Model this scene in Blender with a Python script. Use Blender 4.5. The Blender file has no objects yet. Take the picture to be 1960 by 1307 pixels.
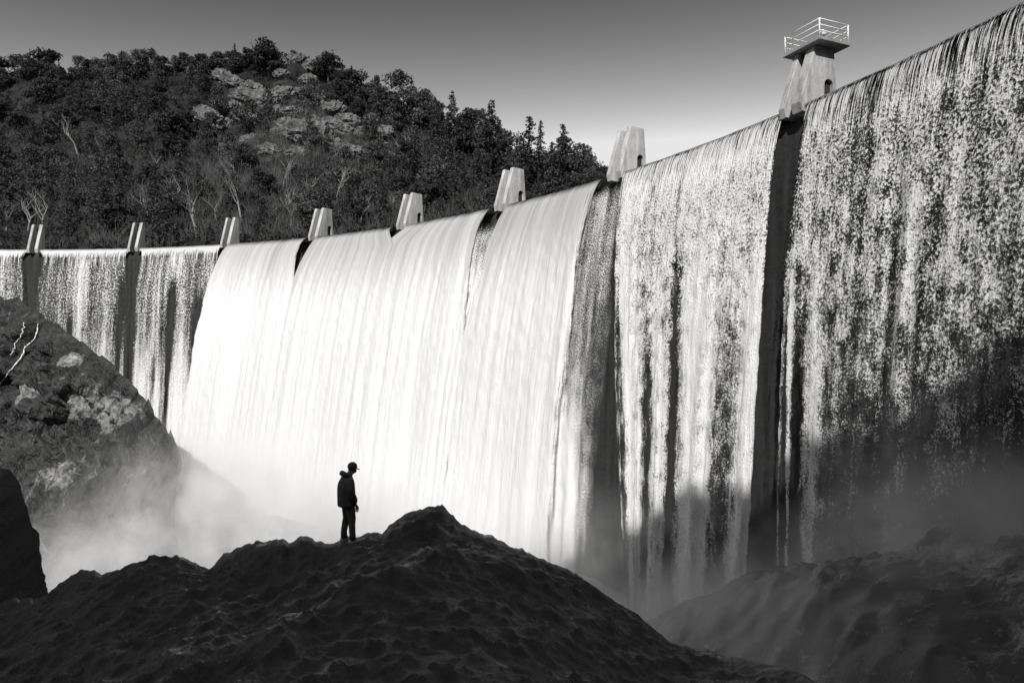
import bpy, bmesh, math, random
import numpy as np
from mathutils import Vector, Matrix
random.seed(7)
RNG = np.random.default_rng(7)
SC = bpy.context.scene
COL = SC.collection
R_ = math.radians

# ------------------------------------------------------------------ camera
F, CX, CY = 1250.0, 980.0, 653.5            # focal length and centre of the 1960 px wide photograph
cam_d = bpy.data.cameras.new("camera")
cam_d.sensor_width = 36.0
cam_d.lens = F / 1960 * 36
cam_d.clip_start = 0.1
cam_d.clip_end = 6000
cam = bpy.data.objects.new("camera", cam_d)
COL.objects.link(cam)
cam.location = (0, 0, 0)
cam.rotation_euler = (R_(90), 0, 0)
SC.camera = cam

# ------------------------------------------------------------------ light
SUN_EL = R_(39.0)
SUN_AZ = Vector((-0.20, -0.98)).normalized()       # horizontal direction towards the sun
sun_vec = Vector((SUN_AZ.x * math.cos(SUN_EL), SUN_AZ.y * math.cos(SUN_EL), math.sin(SUN_EL)))
sd = bpy.data.lights.new("sun", 'SUN')
sd.energy = 5.0
sd.angle = R_(0.5)
sd.color = (1.0, 0.985, 0.97)
so = bpy.data.objects.new("sun", sd)
COL.objects.link(so)
so.rotation_euler = sun_vec.to_track_quat('Z', 'Y').to_euler()
so.location = (0, -50, 120)

w = bpy.data.worlds.new("World")
SC.world = w
w.use_nodes = True
nt = w.node_tree
nt.nodes.clear()
sky = nt.nodes.new('ShaderNodeTexSky')
sky.sky_type = 'NISHITA'
sky.sun_disc = False
sky.sun_elevation = SUN_EL
sky.sun_rotation = math.atan2(SUN_AZ.x, SUN_AZ.y)
sky.air_density = 1.0
sky.dust_density = 1.6
# monochrome film behind a red filter: only the red light of the sky is seen, with film contrast
sep = nt.nodes.new('ShaderNodeSeparateColor')
nt.links.new(sky.outputs[0], sep.inputs[0])
pw = nt.nodes.new('ShaderNodeMath'); pw.operation = 'POWER'; pw.inputs[1].default_value = 3.6
nt.links.new(sep.outputs[0], pw.inputs[0])
ml = nt.nodes.new('ShaderNodeMath'); ml.operation = 'MULTIPLY'; ml.inputs[1].default_value = 0.50
nt.links.new(pw.outputs[0], ml.inputs[0])
mn = nt.nodes.new('ShaderNodeMath'); mn.operation = 'MINIMUM'; mn.inputs[1].default_value = 8.0   # the film clips round the sun
nt.links.new(ml.outputs[0], mn.inputs[0])
cb = nt.nodes.new('ShaderNodeCombineColor')
for i in range(3):
    nt.links.new(mn.outputs[0], cb.inputs[i])
# added dimming of the sky round the sun, to cut the fill light
tc = nt.nodes.new('ShaderNodeTexCoord')
dt = nt.nodes.new('ShaderNodeVectorMath'); dt.operation = 'DOT_PRODUCT'; dt.inputs[1].default_value = sun_vec[:]
nt.links.new(tc.outputs['Generated'], dt.inputs[0])
mr = nt.nodes.new('ShaderNodeMapRange'); mr.interpolation_type = 'SMOOTHSTEP'
for k, v in (('From Min', -0.5), ('From Max', 0.55), ('To Min', 1.0), ('To Max', 0.64)): mr.inputs[k].default_value = v
nt.links.new(dt.outputs['Value'], mr.inputs['Value'])
m3 = nt.nodes.new('ShaderNodeMath'); m3.operation = 'MULTIPLY'
nt.links.new(mn.outputs[0], m3.inputs[0]); nt.links.new(mr.outputs[0], m3.inputs[1])
for i in range(3):
    nt.links.new(m3.outputs[0], cb.inputs[i])
bg = nt.nodes.new('ShaderNodeBackground')
bg.inputs[1].default_value = 0.10
wo = nt.nodes.new('ShaderNodeOutputWorld')
nt.links.new(cb.outputs[0], bg.inputs[0])
nt.links.new(bg.outputs[0], wo.inputs[0])

SC.render.engine = 'CYCLES'
SC.view_settings.view_transform = 'Standard'
SC.view_settings.look = 'None'
SC.view_settings.exposure = 0.0
SC.view_settings.gamma = 1.0
SC.cycles.use_denoising = True
SC.cycles.max_bounces = 10
SC.cycles.diffuse_bounces = 4
SC.cycles.volume_bounces = 5
SC.cycles.transparent_max_bounces = 32
SC.cycles.volume_step_rate = 0.5
SC.cycles.volume_max_steps = 256

# ------------------------------------------------------------------ helpers
def px(x, y, Y):
    return Vector(((x - CX) / F * Y, Y, (CY - y) / F * Y))

def _hash(ix, iy, iz, seed):
    n = (ix * 374761393 + iy * 668265263 + iz * 2147483647 + seed * 1274126177) & 0xffffffff
    n = ((n ^ (n >> 13)) * 1274126177) & 0xffffffff
    n = n ^ (n >> 16)
    return (n & 0xffff) / 65535.0

def vnoise(x, y, z=0.0, seed=0):
    x, y, z = np.broadcast_arrays(np.asarray(x, float), np.asarray(y, float), np.asarray(z, float))
    ix, iy, iz = (np.floor(a).astype(np.int64) for a in (x, y, z))
    fx, fy, fz = x - ix, y - iy, z - iz
    fx, fy, fz = (f * f * (3 - 2 * f) for f in (fx, fy, fz))
    r = 0
    for a in (0, 1):
        for b in (0, 1):
            for c in (0, 1):
                wgt = (fx if a else 1 - fx) * (fy if b else 1 - fy) * (fz if c else 1 - fz)
                r = r + wgt * _hash(ix + a, iy + b, iz + c, seed)
    return r

def fbm(x, y, z=0.0, seed=0, oct=4, gain=0.5):
    s, a, t = 0, 1.0, 0
    x, y, z = np.asarray(x, float), np.asarray(y, float), np.asarray(z, float)
    for o in range(oct):
        s = s + a * vnoise(x, y, z, seed + o * 17)
        t += a
        a *= gain
        x, y, z = x * 2.03 + 5.1, y * 2.03 + 1.7, z * 2.03 + 3.3
    return s / t                      # 0..1, mean 0.5

def ridged(x, y, z=0.0, seed=0, oct=4):
    s, a, t = 0, 1.0, 0
    x, y, z = np.asarray(x, float), np.asarray(y, float), np.asarray(z, float)
    for o in range(oct):
        s = s + a * (1 - np.abs(2 * vnoise(x, y, z, seed + o * 13) - 1))
        t += a
        a *= 0.5
        x, y, z = x * 2.1 + 2.1, y * 2.1 + 7.7, z * 2.1 + 1.3
    return s / t

def facet(x, y, seed=0, tilt=1.0):
    """broken slabs: every cell of a jittered grid is a tilted plane"""
    x, y = np.broadcast_arrays(np.asarray(x, float), np.asarray(y, float))
    ix, iy = np.floor(x).astype(np.int64), np.floor(y).astype(np.int64)
    best = np.full(x.shape, 1e9); out = np.zeros(x.shape)
    z0 = np.zeros(x.shape, np.int64)
    for a in (-1, 0, 1):
        for b in (-1, 0, 1):
            cx_, cy_ = ix + a, iy + b
            qx = cx_ + 0.1 + 0.8 * _hash(cx_, cy_, z0, seed); qy = cy_ + 0.1 + 0.8 * _hash(cx_, cy_, z0, seed + 1)
            dx_, dy_ = x - qx, y - qy
            d = dx_ * dx_ + dy_ * dy_
            h = _hash(cx_, cy_, z0, seed + 2) - 0.5 + tilt * ((_hash(cx_, cy_, z0, seed + 3) - 0.5) * dx_ + (_hash(cx_, cy_, z0, seed + 4) - 0.5) * dy_)
            m = d < best
            best = np.where(m, d, best); out = np.where(m, h, out)
    return out

def crag(x, y, seed=0, tilt=1.2, k=1.0, sign=1):
    """continuous broken faces with sharp arrises: lower (or upper) envelope of tilted bowls"""
    x, y = np.broadcast_arrays(np.asarray(x, float), np.asarray(y, float))
    ix, iy = np.floor(x).astype(np.int64), np.floor(y).astype(np.int64)
    out = np.full(x.shape, 1e9); z0 = np.zeros(x.shape, np.int64)
    for a in (-2, -1, 0, 1, 2):
        for b in (-2, -1, 0, 1, 2):
            cx_, cy_ = ix + a, iy + b
            dx_ = x - cx_ - _hash(cx_, cy_, z0, seed); dy_ = y - cy_ - _hash(cx_, cy_, z0, seed + 1)
            h = 0.6 * _hash(cx_, cy_, z0, seed + 2) + tilt * ((_hash(cx_, cy_, z0, seed + 3) - 0.5) * dx_ + (_hash(cx_, cy_, z0, seed + 4) - 0.5) * dy_) + k * (dx_ * dx_ + dy_ * dy_)
            out = np.minimum(out, h)
    return sign * (out - 0.35)

def smooth(e0, e1, x):
    t = np.clip((x - e0) / (e1 - e0), 0, 1)
    return t * t * (3 - 2 * t)

def lerp_pts(pts, x):
    return np.interp(x, [p[0] for p in pts], [p[1] for p in pts])

def mesh_np(name, verts, faces, mat=None, smooth_shade=False, uv=None, attrs=None):
    verts = np.asarray(verts, np.float32)
    faces = np.asarray(faces, np.int32)
    k = faces.shape[1]
    me = bpy.data.meshes.new(name)
    me.vertices.add(len(verts))
    me.vertices.foreach_set("co", verts.ravel())
    me.loops.add(faces.size)
    me.loops.foreach_set("vertex_index", faces.ravel())
    me.polygons.add(len(faces))
    me.polygons.foreach_set("loop_start", np.arange(0, faces.size, k, dtype=np.int32))
    me.polygons.foreach_set("loop_total", np.full(len(faces), k, np.int32))
    me.polygons.foreach_set("use_smooth", np.full(len(faces), smooth_shade, bool))
    me.update(calc_edges=True)
    if uv is not None:
        ul = me.uv_layers.new(name="UVMap")
        ul.data.foreach_set("uv", np.asarray(uv, np.float32)[faces.ravel()].ravel())
    for kx, arr in (attrs or {}).items():
        at = me.attributes.new(kx, 'FLOAT', 'POINT')
        at.data.foreach_set("value", np.asarray(arr, np.float32).ravel())
    me.validate()
    if mat: me.materials.append(mat)
    return me

def grid_faces(nr, nc, off=0):
    i = np.arange(nr - 1)[:, None] * nc + np.arange(nc - 1)[None, :]
    i = i.ravel() + off
    return np.stack([i, i + 1, i + nc + 1, i + nc], 1)

def link(name, me, parent=None, loc=None):
    o = bpy.data.objects.new(name, me)
    COL.objects.link(o)
    if parent: o.parent = parent
    if loc is not None: o.location = loc
    return o

def tag(o, label=None, cat=None, group=None, kind=None):
    if label: o['label'] = label
    if cat: o['category'] = cat
    if group: o['group'] = group
    if kind: o['kind'] = kind
    return o

def empty(name, loc):
    o = bpy.data.objects.new(name, None)
    COL.objects.link(o)
    o.location = loc
    return o

def bm_mesh(name, bm, mat, smooth_shade=False):
    bmesh.ops.recalc_face_normals(bm, faces=bm.faces)
    me = bpy.data.meshes.new(name)
    bm.to_mesh(me)
    bm.free()
    me.materials.append(mat)
    if smooth_shade:
        for p in me.polygons: p.use_smooth = True
    return me

def add_tube(bm, pts, rads, n=6):
    rings = []
    for i, p in enumerate(pts):
        p = Vector(p)
        a = Vector(pts[max(i - 1, 0)]); b = Vector(pts[min(i + 1, len(pts) - 1)])
        t = (b - a).normalized()
        u = t.orthogonal().normalized()
        if i and abs(u.dot(u0)) < 0.999:
            u = (u0 - t * u0.dot(t)).normalized()
        u0 = u
        v = t.cross(u)
        rings.append([bm.verts.new(p + (u * math.cos(2 * math.pi * k / n) + v * math.sin(2 * math.pi * k / n)) * rads[i]) for k in range(n)])
    for a, b in zip(rings, rings[1:]):
        for k in range(n):
            bm.faces.new((a[k], a[(k + 1) % n], b[(k + 1) % n], b[k]))
    bm.faces.new(rings[0][::-1]); bm.faces.new(rings[-1])

# ------------------------------------------------------------------ materials
class NT:
    def __init__(s, name):
        s.m = bpy.data.materials.new(name); s.m.use_nodes = True
        s.t = s.m.node_tree; s.t.nodes.clear()
        s.out = s.t.nodes.new('ShaderNodeOutputMaterial')
    def n(s, typ, **kw):
        nd = s.t.nodes.new('ShaderNode' + typ)
        for k, v in kw.items():
            if k.startswith('i_'):
                key = k[2:]
                nd.inputs[int(key) if key.isdigit() else key].default_value = v
            else: setattr(nd, k, v)
        return nd
    def l(s, a, b): s.t.links.new(a, b)
    def math(s, op, a, b=None, c=None, clamp=False):
        nd = s.t.nodes.new('ShaderNodeMath'); nd.operation = op; nd.use_clamp = clamp
        for i, v in enumerate((a, b, c)):
            if v is None: continue
            if isinstance(v, (int, float)): nd.inputs[i].default_value = v
            else: s.l(v, nd.inputs[i])
        return nd.outputs[0]
    def vmul(s, v, xyz, add=(0, 0, 0)):
        nd = s.t.nodes.new('ShaderNodeVectorMath'); nd.operation = 'MULTIPLY_ADD'
        s.l(v, nd.inputs[0]); nd.inputs[1].default_value = xyz; nd.inputs[2].default_value = add
        return nd.outputs[0]
    def noise(s, v, scale=1.0, detail=3.0, rough=0.5, dist=0.0):
        nd = s.n('TexNoise'); nd.inputs['Scale'].default_value = scale; nd.inputs['Detail'].default_value = detail
        nd.inputs['Roughness'].default_value = rough; nd.inputs['Distortion'].default_value = dist
        if v is not None: s.l(v, nd.inputs['Vector'])
        return nd.outputs['Fac']
    def maprange(s, v, a, b, c, d, smooth_=False):
        nd = s.n('MapRange'); nd.interpolation_type = 'SMOOTHSTEP' if smooth_ else 'LINEAR'
        s.l(v, nd.inputs['Value'])
        for k, x in zip(('From Min', 'From Max', 'To Min', 'To Max'), (a, b, c, d)):
            if isinstance(x, (int, float)): nd.inputs[k].default_value = x
            else: s.l(x, nd.inputs[k])
        return nd.outputs['Result']
    def grey(s, v):
        nd = s.n('CombineColor')
        for i in range(3): s.l(v, nd.inputs[i])
        return nd.outputs[0]
    def bsdf(s, col, rough=0.6, spec=0.3, normal=None):
        b = s.n('BsdfPrincipled')
        if isinstance(col, (int, float)): b.inputs['Base Color'].default_value = (col, col, col, 1)
        else: s.l(col, b.inputs['Base Color'])
        if isinstance(rough, (int, float)): b.inputs['Roughness'].default_value = rough
        else: s.l(rough, b.inputs['Roughness'])
        b.inputs['Specular IOR Level'].default_value = spec
        if normal is not None: s.l(normal, b.inputs['Normal'])
        return b
    def bump(s, h, strength=0.5, dist=0.1):
        b = s.n('Bump'); b.inputs['Strength'].default_value = strength; b.inputs['Distance'].default_value = dist
        s.l(h, b.inputs['Height']); return b.outputs[0]
    def done(s, sh):
        s.l(sh.outputs[0] if hasattr(sh, 'outputs') else sh, s.out.inputs['Surface']); return s.m

def mat_water_sheet(name, fs=2.6, streak=6.0, soft=0.10, bumpd=0.25, bigk=0.5, bigf=0.9, patk=0.15):
    """falling water: white broken foam over gaps; coverage comes from the sheet's own thickness"""
    t = NT(name)
    uv = t.n('UVMap').outputs[0]
    cov = t.n('Attribute', attribute_name='cov').outputs['Fac']
    foam = t.n('Attribute', attribute_name='foam').outputs['Fac']
    mixv = t.n('Attribute', attribute_name='fleck').outputs['Fac']
    warp = t.noise(t.vmul(uv, (0.6, 0.35, 0)), 1.0, 2.0)
    wv = t.n('VectorMath', operation='ADD')
    t.l(uv, wv.inputs[0])
    cmb = t.n('CombineXYZ'); t.l(t.math('MULTIPLY', warp, 0.5), cmb.inputs[0]); t.l(t.math('MULTIPLY', warp, 0.9), cmb.inputs[1])
    t.l(cmb.outputs[0], wv.inputs[1])
    fl = t.noise(t.vmul(wv.outputs[0], (fs, fs * 0.80, 0)), 1.0, 5.0, 0.68, 0.2)
    fine = t.n('Attribute', attribute_name='fine').outputs['Fac']
    fl2 = t.noise(t.vmul(wv.outputs[0], (fs * 2.3, fs * 1.7, 0), (7.7, 2.2, 0)), 1.0, 4.0, 0.65)
    fl = t.math('ADD', t.math('MULTIPLY', fl, t.math('SUBTRACT', 1.0, fine)), t.math('MULTIPLY', fl2, fine))
    st = t.noise(t.vmul(uv, (streak, streak * 0.035, 0), (3.3, 1.1, 0)), 1.0, 3.0, 0.6)
    big = t.noise(t.vmul(uv, (bigf, 0.035, 0), (9.3, 4.1, 0)), 1.0, 3.0, 0.55)
    n = t.math('ADD', t.math('MULTIPLY', fl, mixv), t.math('MULTIPLY', st, t.math('SUBTRACT', 1.0, mixv)))
    n = t.math('ADD', n, t.math('MULTIPLY', t.math('SUBTRACT', big, 0.5), bigk))
    pat = t.noise(t.vmul(wv.outputs[0], (0.75, 0.42, 0), (1.3, 8.8, 0)), 1.0, 4.0, 0.6, 0.3)
    n = t.math('ADD', n, t.math('MULTIPLY', t.math('MULTIPLY', t.math('SUBTRACT', pat, 0.5), mixv), patk))
    thr = t.math('SUBTRACT', 0.80, t.math('MULTIPLY', cov, 0.60))
    al = t.maprange(n, thr, t.math('ADD', thr, t.math('ADD', soft, t.math('MULTIPLY', fine, 0.08))), 0.0, 1.0, True)
    h = t.math('ADD', t.math('MULTIPLY', fl, t.math('MULTIPLY', mixv, 1.2)), t.math('MULTIPLY', st, 0.45))
    nrm = t.bump(h, 0.8, bumpd)
    col = t.grey(foam)
    d = t.n('BsdfDiffuse'); t.l(col, d.inputs[0]); t.l(nrm, d.inputs['Normal'])
    tr = t.n('BsdfTranslucent'); t.l(col, tr.inputs[0]); t.l(nrm, tr.inputs['Normal'])
    m1 = t.n('MixShader', i_0=0.12); t.l(d.outputs[0], m1.inputs[1]); t.l(tr.outputs[0], m1.inputs[2])
    gl = t.n('BsdfGlossy'); gl.inputs['Roughness'].default_value = 0.35; t.l(nrm, gl.inputs['Normal'])
    m2 = t.n('MixShader', i_0=0.04); t.l(m1.outputs[0], m2.inputs[1]); t.l(gl.outputs[0], m2.inputs[2])
    tp = t.n('BsdfTransparent')
    m3 = t.n('MixShader'); t.l(al, m3.inputs[0]); t.l(tp.outputs[0], m3.inputs[1]); t.l(m2.outputs[0], m3.inputs[2])
    return t.done(m3)

def mat_concrete(name, lo, hi, streak=0.5):
    t = NT(name)
    g = t.n('TexCoord').outputs['Object']
    a = t.noise(t.vmul(g, (1.6, 1.6, 0.16)), 1.0, 4.0, 0.6)
    b = t.noise(g, 5.0, 5.0, 0.65)
    c = t.noise(g, 0.7, 3.0, 0.5)
    v = t.math('ADD', t.math('MULTIPLY', a, streak), t.math('ADD', t.math('MULTIPLY', b, 0.25), t.math('MULTIPLY', c, 0.75 - streak)))
    col = t.grey(t.maprange(v, 0.34, 0.66, lo, hi))
    return t.done(t.bsdf(col, 0.8, 0.25, t.bump(b, 0.5, 0.03)))

def mat_dam_face():
    t = NT("wet_concrete")
    uv = t.n('UVMap').outputs[0]
    a = t.noise(t.vmul(uv, (1.1, 0.06, 0)), 1.0, 4.0, 0.6)
    b = t.noise(uv, 2.0, 5.0, 0.65)
    sx = t.n('SeparateXYZ'); t.l(uv, sx.inputs[0])
    fr = t.math('FRACT', t.math('DIVIDE', sx.outputs[1], 1.83))
    line = t.maprange(t.math('ABSOLUTE', t.math('SUBTRACT', fr, 0.5)), 0.0, 0.035, 0.0, 1.0)
    v = t.math('ADD', t.math('MULTIPLY', a, 0.6), t.math('MULTIPLY', b, 0.4))
    v = t.math('MULTIPLY', t.maprange(v, 0.3, 0.7, 0.012, 0.055), t.math('ADD', 0.86, t.math('MULTIPLY', line, 0.14)))
    return t.done(t.bsdf(t.grey(v), 0.75, 0.1, t.bump(t.math('ADD', b, t.math('MULTIPLY', line, 0.15)), 0.6, 0.05)))

def mat_rock(name, lo, hi, scale, squash=(1, 1, 1), rough=0.55, spec=0.3, bumpd=0.2, streaks=0.0, rot=(0, 0, 0), wet=0.0, patch=None, crack=0.1):
    t = NT(name)
    g = t.n('TexCoord').outputs['Object']
    mp = t.n('Mapping'); mp.inputs['Rotation'].default_value = rot; mp.inputs['Scale'].default_value = squash
    t.l(g, mp.inputs['Vector'])
    a = t.noise(mp.outputs[0], scale, 6.0, 0.62, 0.4)
    b = t.noise(mp.outputs[0], scale * 4.7, 5.0, 0.6, 0.2)
    vo = t.n('TexVoronoi', feature='DISTANCE_TO_EDGE'); vo.inputs['Scale'].default_value = scale * 2.6; vo.inputs['Randomness'].default_value = 1.0
    t.l(mp.outputs[0], vo.inputs['Vector'])
    cr = t.maprange(vo.outputs['Distance'], 0.0, 0.06, 0.0, 1.0)
    v = t.math('ADD', t.math('MULTIPLY', a, 0.65), t.math('MULTIPLY', b, 0.35))
    v = t.maprange(v, 0.36, 0.66, lo, hi)
    if streaks:
        wv = t.noise(t.vmul(g, (scale * 2.2, scale * 2.2, scale * 0.35)), 1.0, 4.0, 0.6, 0.5)
        v = t.math('ADD', v, t.maprange(wv, 0.60, 0.70, 0.0, streaks))
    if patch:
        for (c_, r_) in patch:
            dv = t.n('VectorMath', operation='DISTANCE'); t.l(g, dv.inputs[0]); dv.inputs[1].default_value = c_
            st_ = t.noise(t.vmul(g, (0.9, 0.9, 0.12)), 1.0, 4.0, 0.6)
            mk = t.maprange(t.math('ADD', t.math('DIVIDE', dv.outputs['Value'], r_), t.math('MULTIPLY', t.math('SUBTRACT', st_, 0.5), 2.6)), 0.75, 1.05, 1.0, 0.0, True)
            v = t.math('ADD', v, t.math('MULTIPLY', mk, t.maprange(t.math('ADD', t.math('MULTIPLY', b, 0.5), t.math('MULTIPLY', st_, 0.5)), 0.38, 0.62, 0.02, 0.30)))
    h = t.math('ADD', t.math('ADD', t.math('MULTIPLY', a, 1.2), t.math('MULTIPLY', b, 0.5)), t.math('MULTIPLY', cr, crack))
    if wet:
        vs_ = []
        for sc_ in (scale * 2.2, scale * 6.5):
            vp = t.n('TexVoronoi', feature='F1'); vp.inputs['Scale'].default_value = sc_
            t.l(mp.outputs[0], vp.inputs['Vector'])
            sp = t.n('SeparateColor'); t.l(vp.outputs['Color'], sp.inputs[0]); vs_.append(sp.outputs[0])
        gr = t.noise(g, 22.0, 4.0, 0.7)
        h = t.math('ADD', t.math('ADD', t.math('MULTIPLY', vs_[0], 0.9), t.math('MULTIPLY', vs_[1], 0.4)), t.math('ADD', t.math('MULTIPLY', gr, 0.35), t.math('MULTIPLY', a, 0.5)))
    rg = t.maprange(a, 0.4, 0.65, rough - 0.12, rough + 0.15)
    if wet:
        ws = t.noise(mp.outputs[0], scale * 1.7, 3.0, 0.6, 0.3)
        rg = t.math('SUBTRACT', rg, t.maprange(ws, 0.56, 0.64, 0.0, wet))
    return t.done(t.bsdf(t.grey(v), rg, spec, t.bump(h, 0.9, bumpd)))

def mat_leaf(name, lo, hi):
    t = NT(name)
    g = t.n('TexCoord').outputs['Object']
    rnd = t.n('ObjectInfo').outputs['Random']
    a = t.noise(g, 0.7, 4.0, 0.7)
    v = t.math('ADD', a, t.math('MULTIPLY', t.math('SUBTRACT', rnd, 0.5), 0.18))
    col = t.grey(t.maprange(v, 0.3, 0.72, lo, hi))
    d = t.n('BsdfDiffuse'); t.l(col, d.inputs[0])
    tr = t.n('BsdfTranslucent'); t.l(col, tr.inputs[0])
    m = t.n('MixShader', i_0=0.2); t.l(d.outputs[0], m.inputs[1]); t.l(tr.outputs[0], m.inputs[2])
    return t.done(m)

def mat_plain(name, v, rough=0.6, spec=0.3, nscale=0, var=0.15):
    t = NT(name)
    if nscale:
        g = t.n('TexCoord').outputs['Object']
        a = t.noise(g, nscale, 4.0, 0.6)
        return t.done(t.bsdf(t.grey(t.maprange(a, 0.3, 0.7, v * (1 - var), v * (1 + var))), rough, spec, t.bump(a, 0.3, 0.02)))
    return t.done(t.bsdf(v, rough, spec))

def mat_river():
    t = NT("river_water")
    g = t.n('TexCoord').outputs['Object']
    cov = t.n('Attribute', attribute_name='foam').outputs['Fac']
    mp = t.n('Mapping'); mp.inputs['Rotation'].default_value = (0, 0, R_(35)); mp.inputs['Scale'].default_value = (0.35, 1.0, 1.0)
    t.l(g, mp.inputs['Vector'])
    a = t.noise(mp.outputs[0], 0.9, 7.0, 0.72, 0.7)
    b = t.noise(mp.outputs[0], 6.5, 5.0, 0.75, 0.2)
    n = t.math('ADD', t.math('MULTIPLY', a, 0.65), t.math('MULTIPLY', b, 0.35))
    thr = t.math('SUBTRACT', 0.70, t.math('MULTIPLY', cov, 0.42))
    f = t.maprange(n, thr, t.math('ADD', thr, 0.24), 0.0, 1.0, True)
    col = t.grey(t.maprange(f, 0.0, 1.0, 0.08, 0.55))
    return t.done(t.bsdf(col, t.maprange(f, 0.0, 1.0, 0.22, 0.8), 0.4, t.bump(n, 0.6, 0.12)))

M_THICK = mat_water_sheet("white_falling_water", 3.2, 5.0, 0.16, 0.34)
M_FILM = mat_water_sheet("broken_falling_water", 5.4, 8.5, 0.12, 0.38, 0.19, 1.7, 0.50)
M_THIN = mat_water_sheet("thin_falling_water", 3.4, 5.5, 0.2, 0.35, 0.3)
M_FINE = mat_water_sheet("fine_spray_water", 8.5, 7.0, 0.16, 0.16, 0.16)
M_DAM = mat_dam_face()
M_PIER = mat_concrete("weathered_concrete", 0.20, 0.62, 0.55)
M_TOWER = mat_concrete("stained_concrete", 0.16, 0.50, 0.55)
M_SHADE_HATCH = mat_plain("shade_dark_steel", 0.035, 0.8, 0.2, 6.0, 0.4)
M_RAIL = mat_plain("white_painted_pipe", 0.72, 0.45, 0.4, 3.0, 0.1)
M_FGROCK = mat_rock("dark_slate_rock", 0.078, 0.100, 1.1, (0.35, 1.1, 2.2), 0.62, 0.55, 0.22, 0.0, (0, R_(24), R_(14)), 0.38, None, 0.25)
M_PALE = mat_rock("pale_limestone", 0.025, 0.22, 0.16, (1.2, 1.2, 0.8), 0.9, 0.15, 0.8)
M_HILL = mat_rock("dry_hill_soil", 0.012, 0.036, 0.05, (1, 1, 1), 0.95, 0.1, 0.8)
M_BARK = mat_plain("brown_bark", 0.07, 0.9, 0.1, 2.0, 0.4)
M_PALEBARK = mat_plain("pale_bark", 0.24, 0.85, 0.15, 1.5, 0.35)
M_LEAF = mat_leaf("oak_leaves", 0.024, 0.095)
M_NEEDLE = mat_leaf("pine_needles", 0.028, 0.15)
M_BRUSH = mat_leaf("brush_leaves", 0.018, 0.062)
M_TWIG = mat_plain("grey_twigs", 0.075, 0.9, 0.1, 0.2, 0.6)
M_RIVER = mat_river()

# ------------------------------------------------------------------ the dam
DC, DR, HC = Vector((-100.0066, 1.7627)), 133.499, 19.0
PIERS = [89.45, 79.98, 70.50, 61.13, 51.82, 42.19, 32.82, 22.62]
BASE = -28.0
def dp(th, d, z):
    """point on the dam: angle in degrees, metres downstream of the face, height"""
    a = np.radians(th)
    return np.stack(np.broadcast_arrays(DC.x + (DR - d) * np.cos(a), DC.y + (DR - d) * np.sin(a), z), -1)

# concrete wall: face with lift ledges, rounded crest, back
prof = [(0.9, -34.0), (0.55, -12.0), (0.30, 6.0), (0.30, 6.35), (0.12, 6.4), (0.05, 13.2), (0.05, 13.5), (-0.08, 13.55), (-0.1, 16.8),
        (-0.16, 17.6), (-0.45, 18.2), (-1.0, 18.5), (-2.2, 18.5), (-3.2, 18.1), (-3.6, 17.0), (-4.5, -34.0)]
ths = np.linspace(108, 4, 261)
V, UVs = [], []
ss = np.cumsum([0] + [math.dist(prof[i], prof[i + 1]) for i in range(len(prof) - 1)])
for (d, z), s in zip(prof, ss):
    V.append(dp(ths, d, z)); UVs.append(np.stack([np.radians(108 - ths) * DR, np.full(len(ths), s)], 1))
V = np.concatenate(V); UVs = np.concatenate(UVs)
dam = link("dam_wall", mesh_np("dam_wall", V, grid_faces(len(prof), len(ths)), M_DAM, False, UVs))
tag(dam, "tall curved concrete dam wall, dark and wet behind the falling water", "dam")

# piers
def slab_mesh(name, th, t0, t1, top, mat, door=True, dep=1.0):
    """a battered fin standing across the crest; t0..t1 along the crest in metres, door notch near the upstream foot"""
    pr = [(0.75, -0.75), (0.95, 0.0), (-0.72, top), (-2.75, top), (-3.25, -0.75)]
    pr = [(d if d > 0 else d * dep if d < -1 or dep == 1 else d * (0.6 + 0.4 * dep), z) for d, z in pr]
    if dep < 0.6: door = False
    if door:
        pr += [(-2.63, -0.75)]
        for k in range(9):
            a = math.pi * k / 8
            pr.append((-2.15 - 0.48 * math.cos(a), 1.75 + 0.48 * math.sin(a)))
        pr += [(-1.67, -0.75)]
    bm = bmesh.new()
    a = R_(th)
    rad = Vector((math.cos(a), math.sin(a), 0)); tan = Vector((math.sin(a), -math.cos(a), 0))
    def mk(t):
        return [bm.verts.new(rad * (-d) + tan * t + Vector((0, 0, z))) for d, z in pr]
    A, B = mk(t0), mk(t1)
    fa = bm.faces.new(A); fb = bm.faces.new(B[::-1])
    for i in range(len(pr)):
        j = (i + 1) % len(pr)
        bm.faces.new((A[j], A[i], B[i], B[j]))
    bmesh.ops.recalc_face_normals(bm, faces=bm.faces)
    ed = [e for e in bm.edges if len(e.link_faces) == 2 and e.calc_face_angle(0) > 0.4 and e.calc_length() > 2.0]
    bmesh.ops.bevel(bm, geom=ed, offset=0.05, segments=1, affect='EDGES')
    bmesh.ops.triangulate(bm, faces=[f for f in bm.faces if len(f.verts) > 4], ngon_method='EAR_CLIP')
    return bm_mesh(name, bm, mat)

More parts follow.
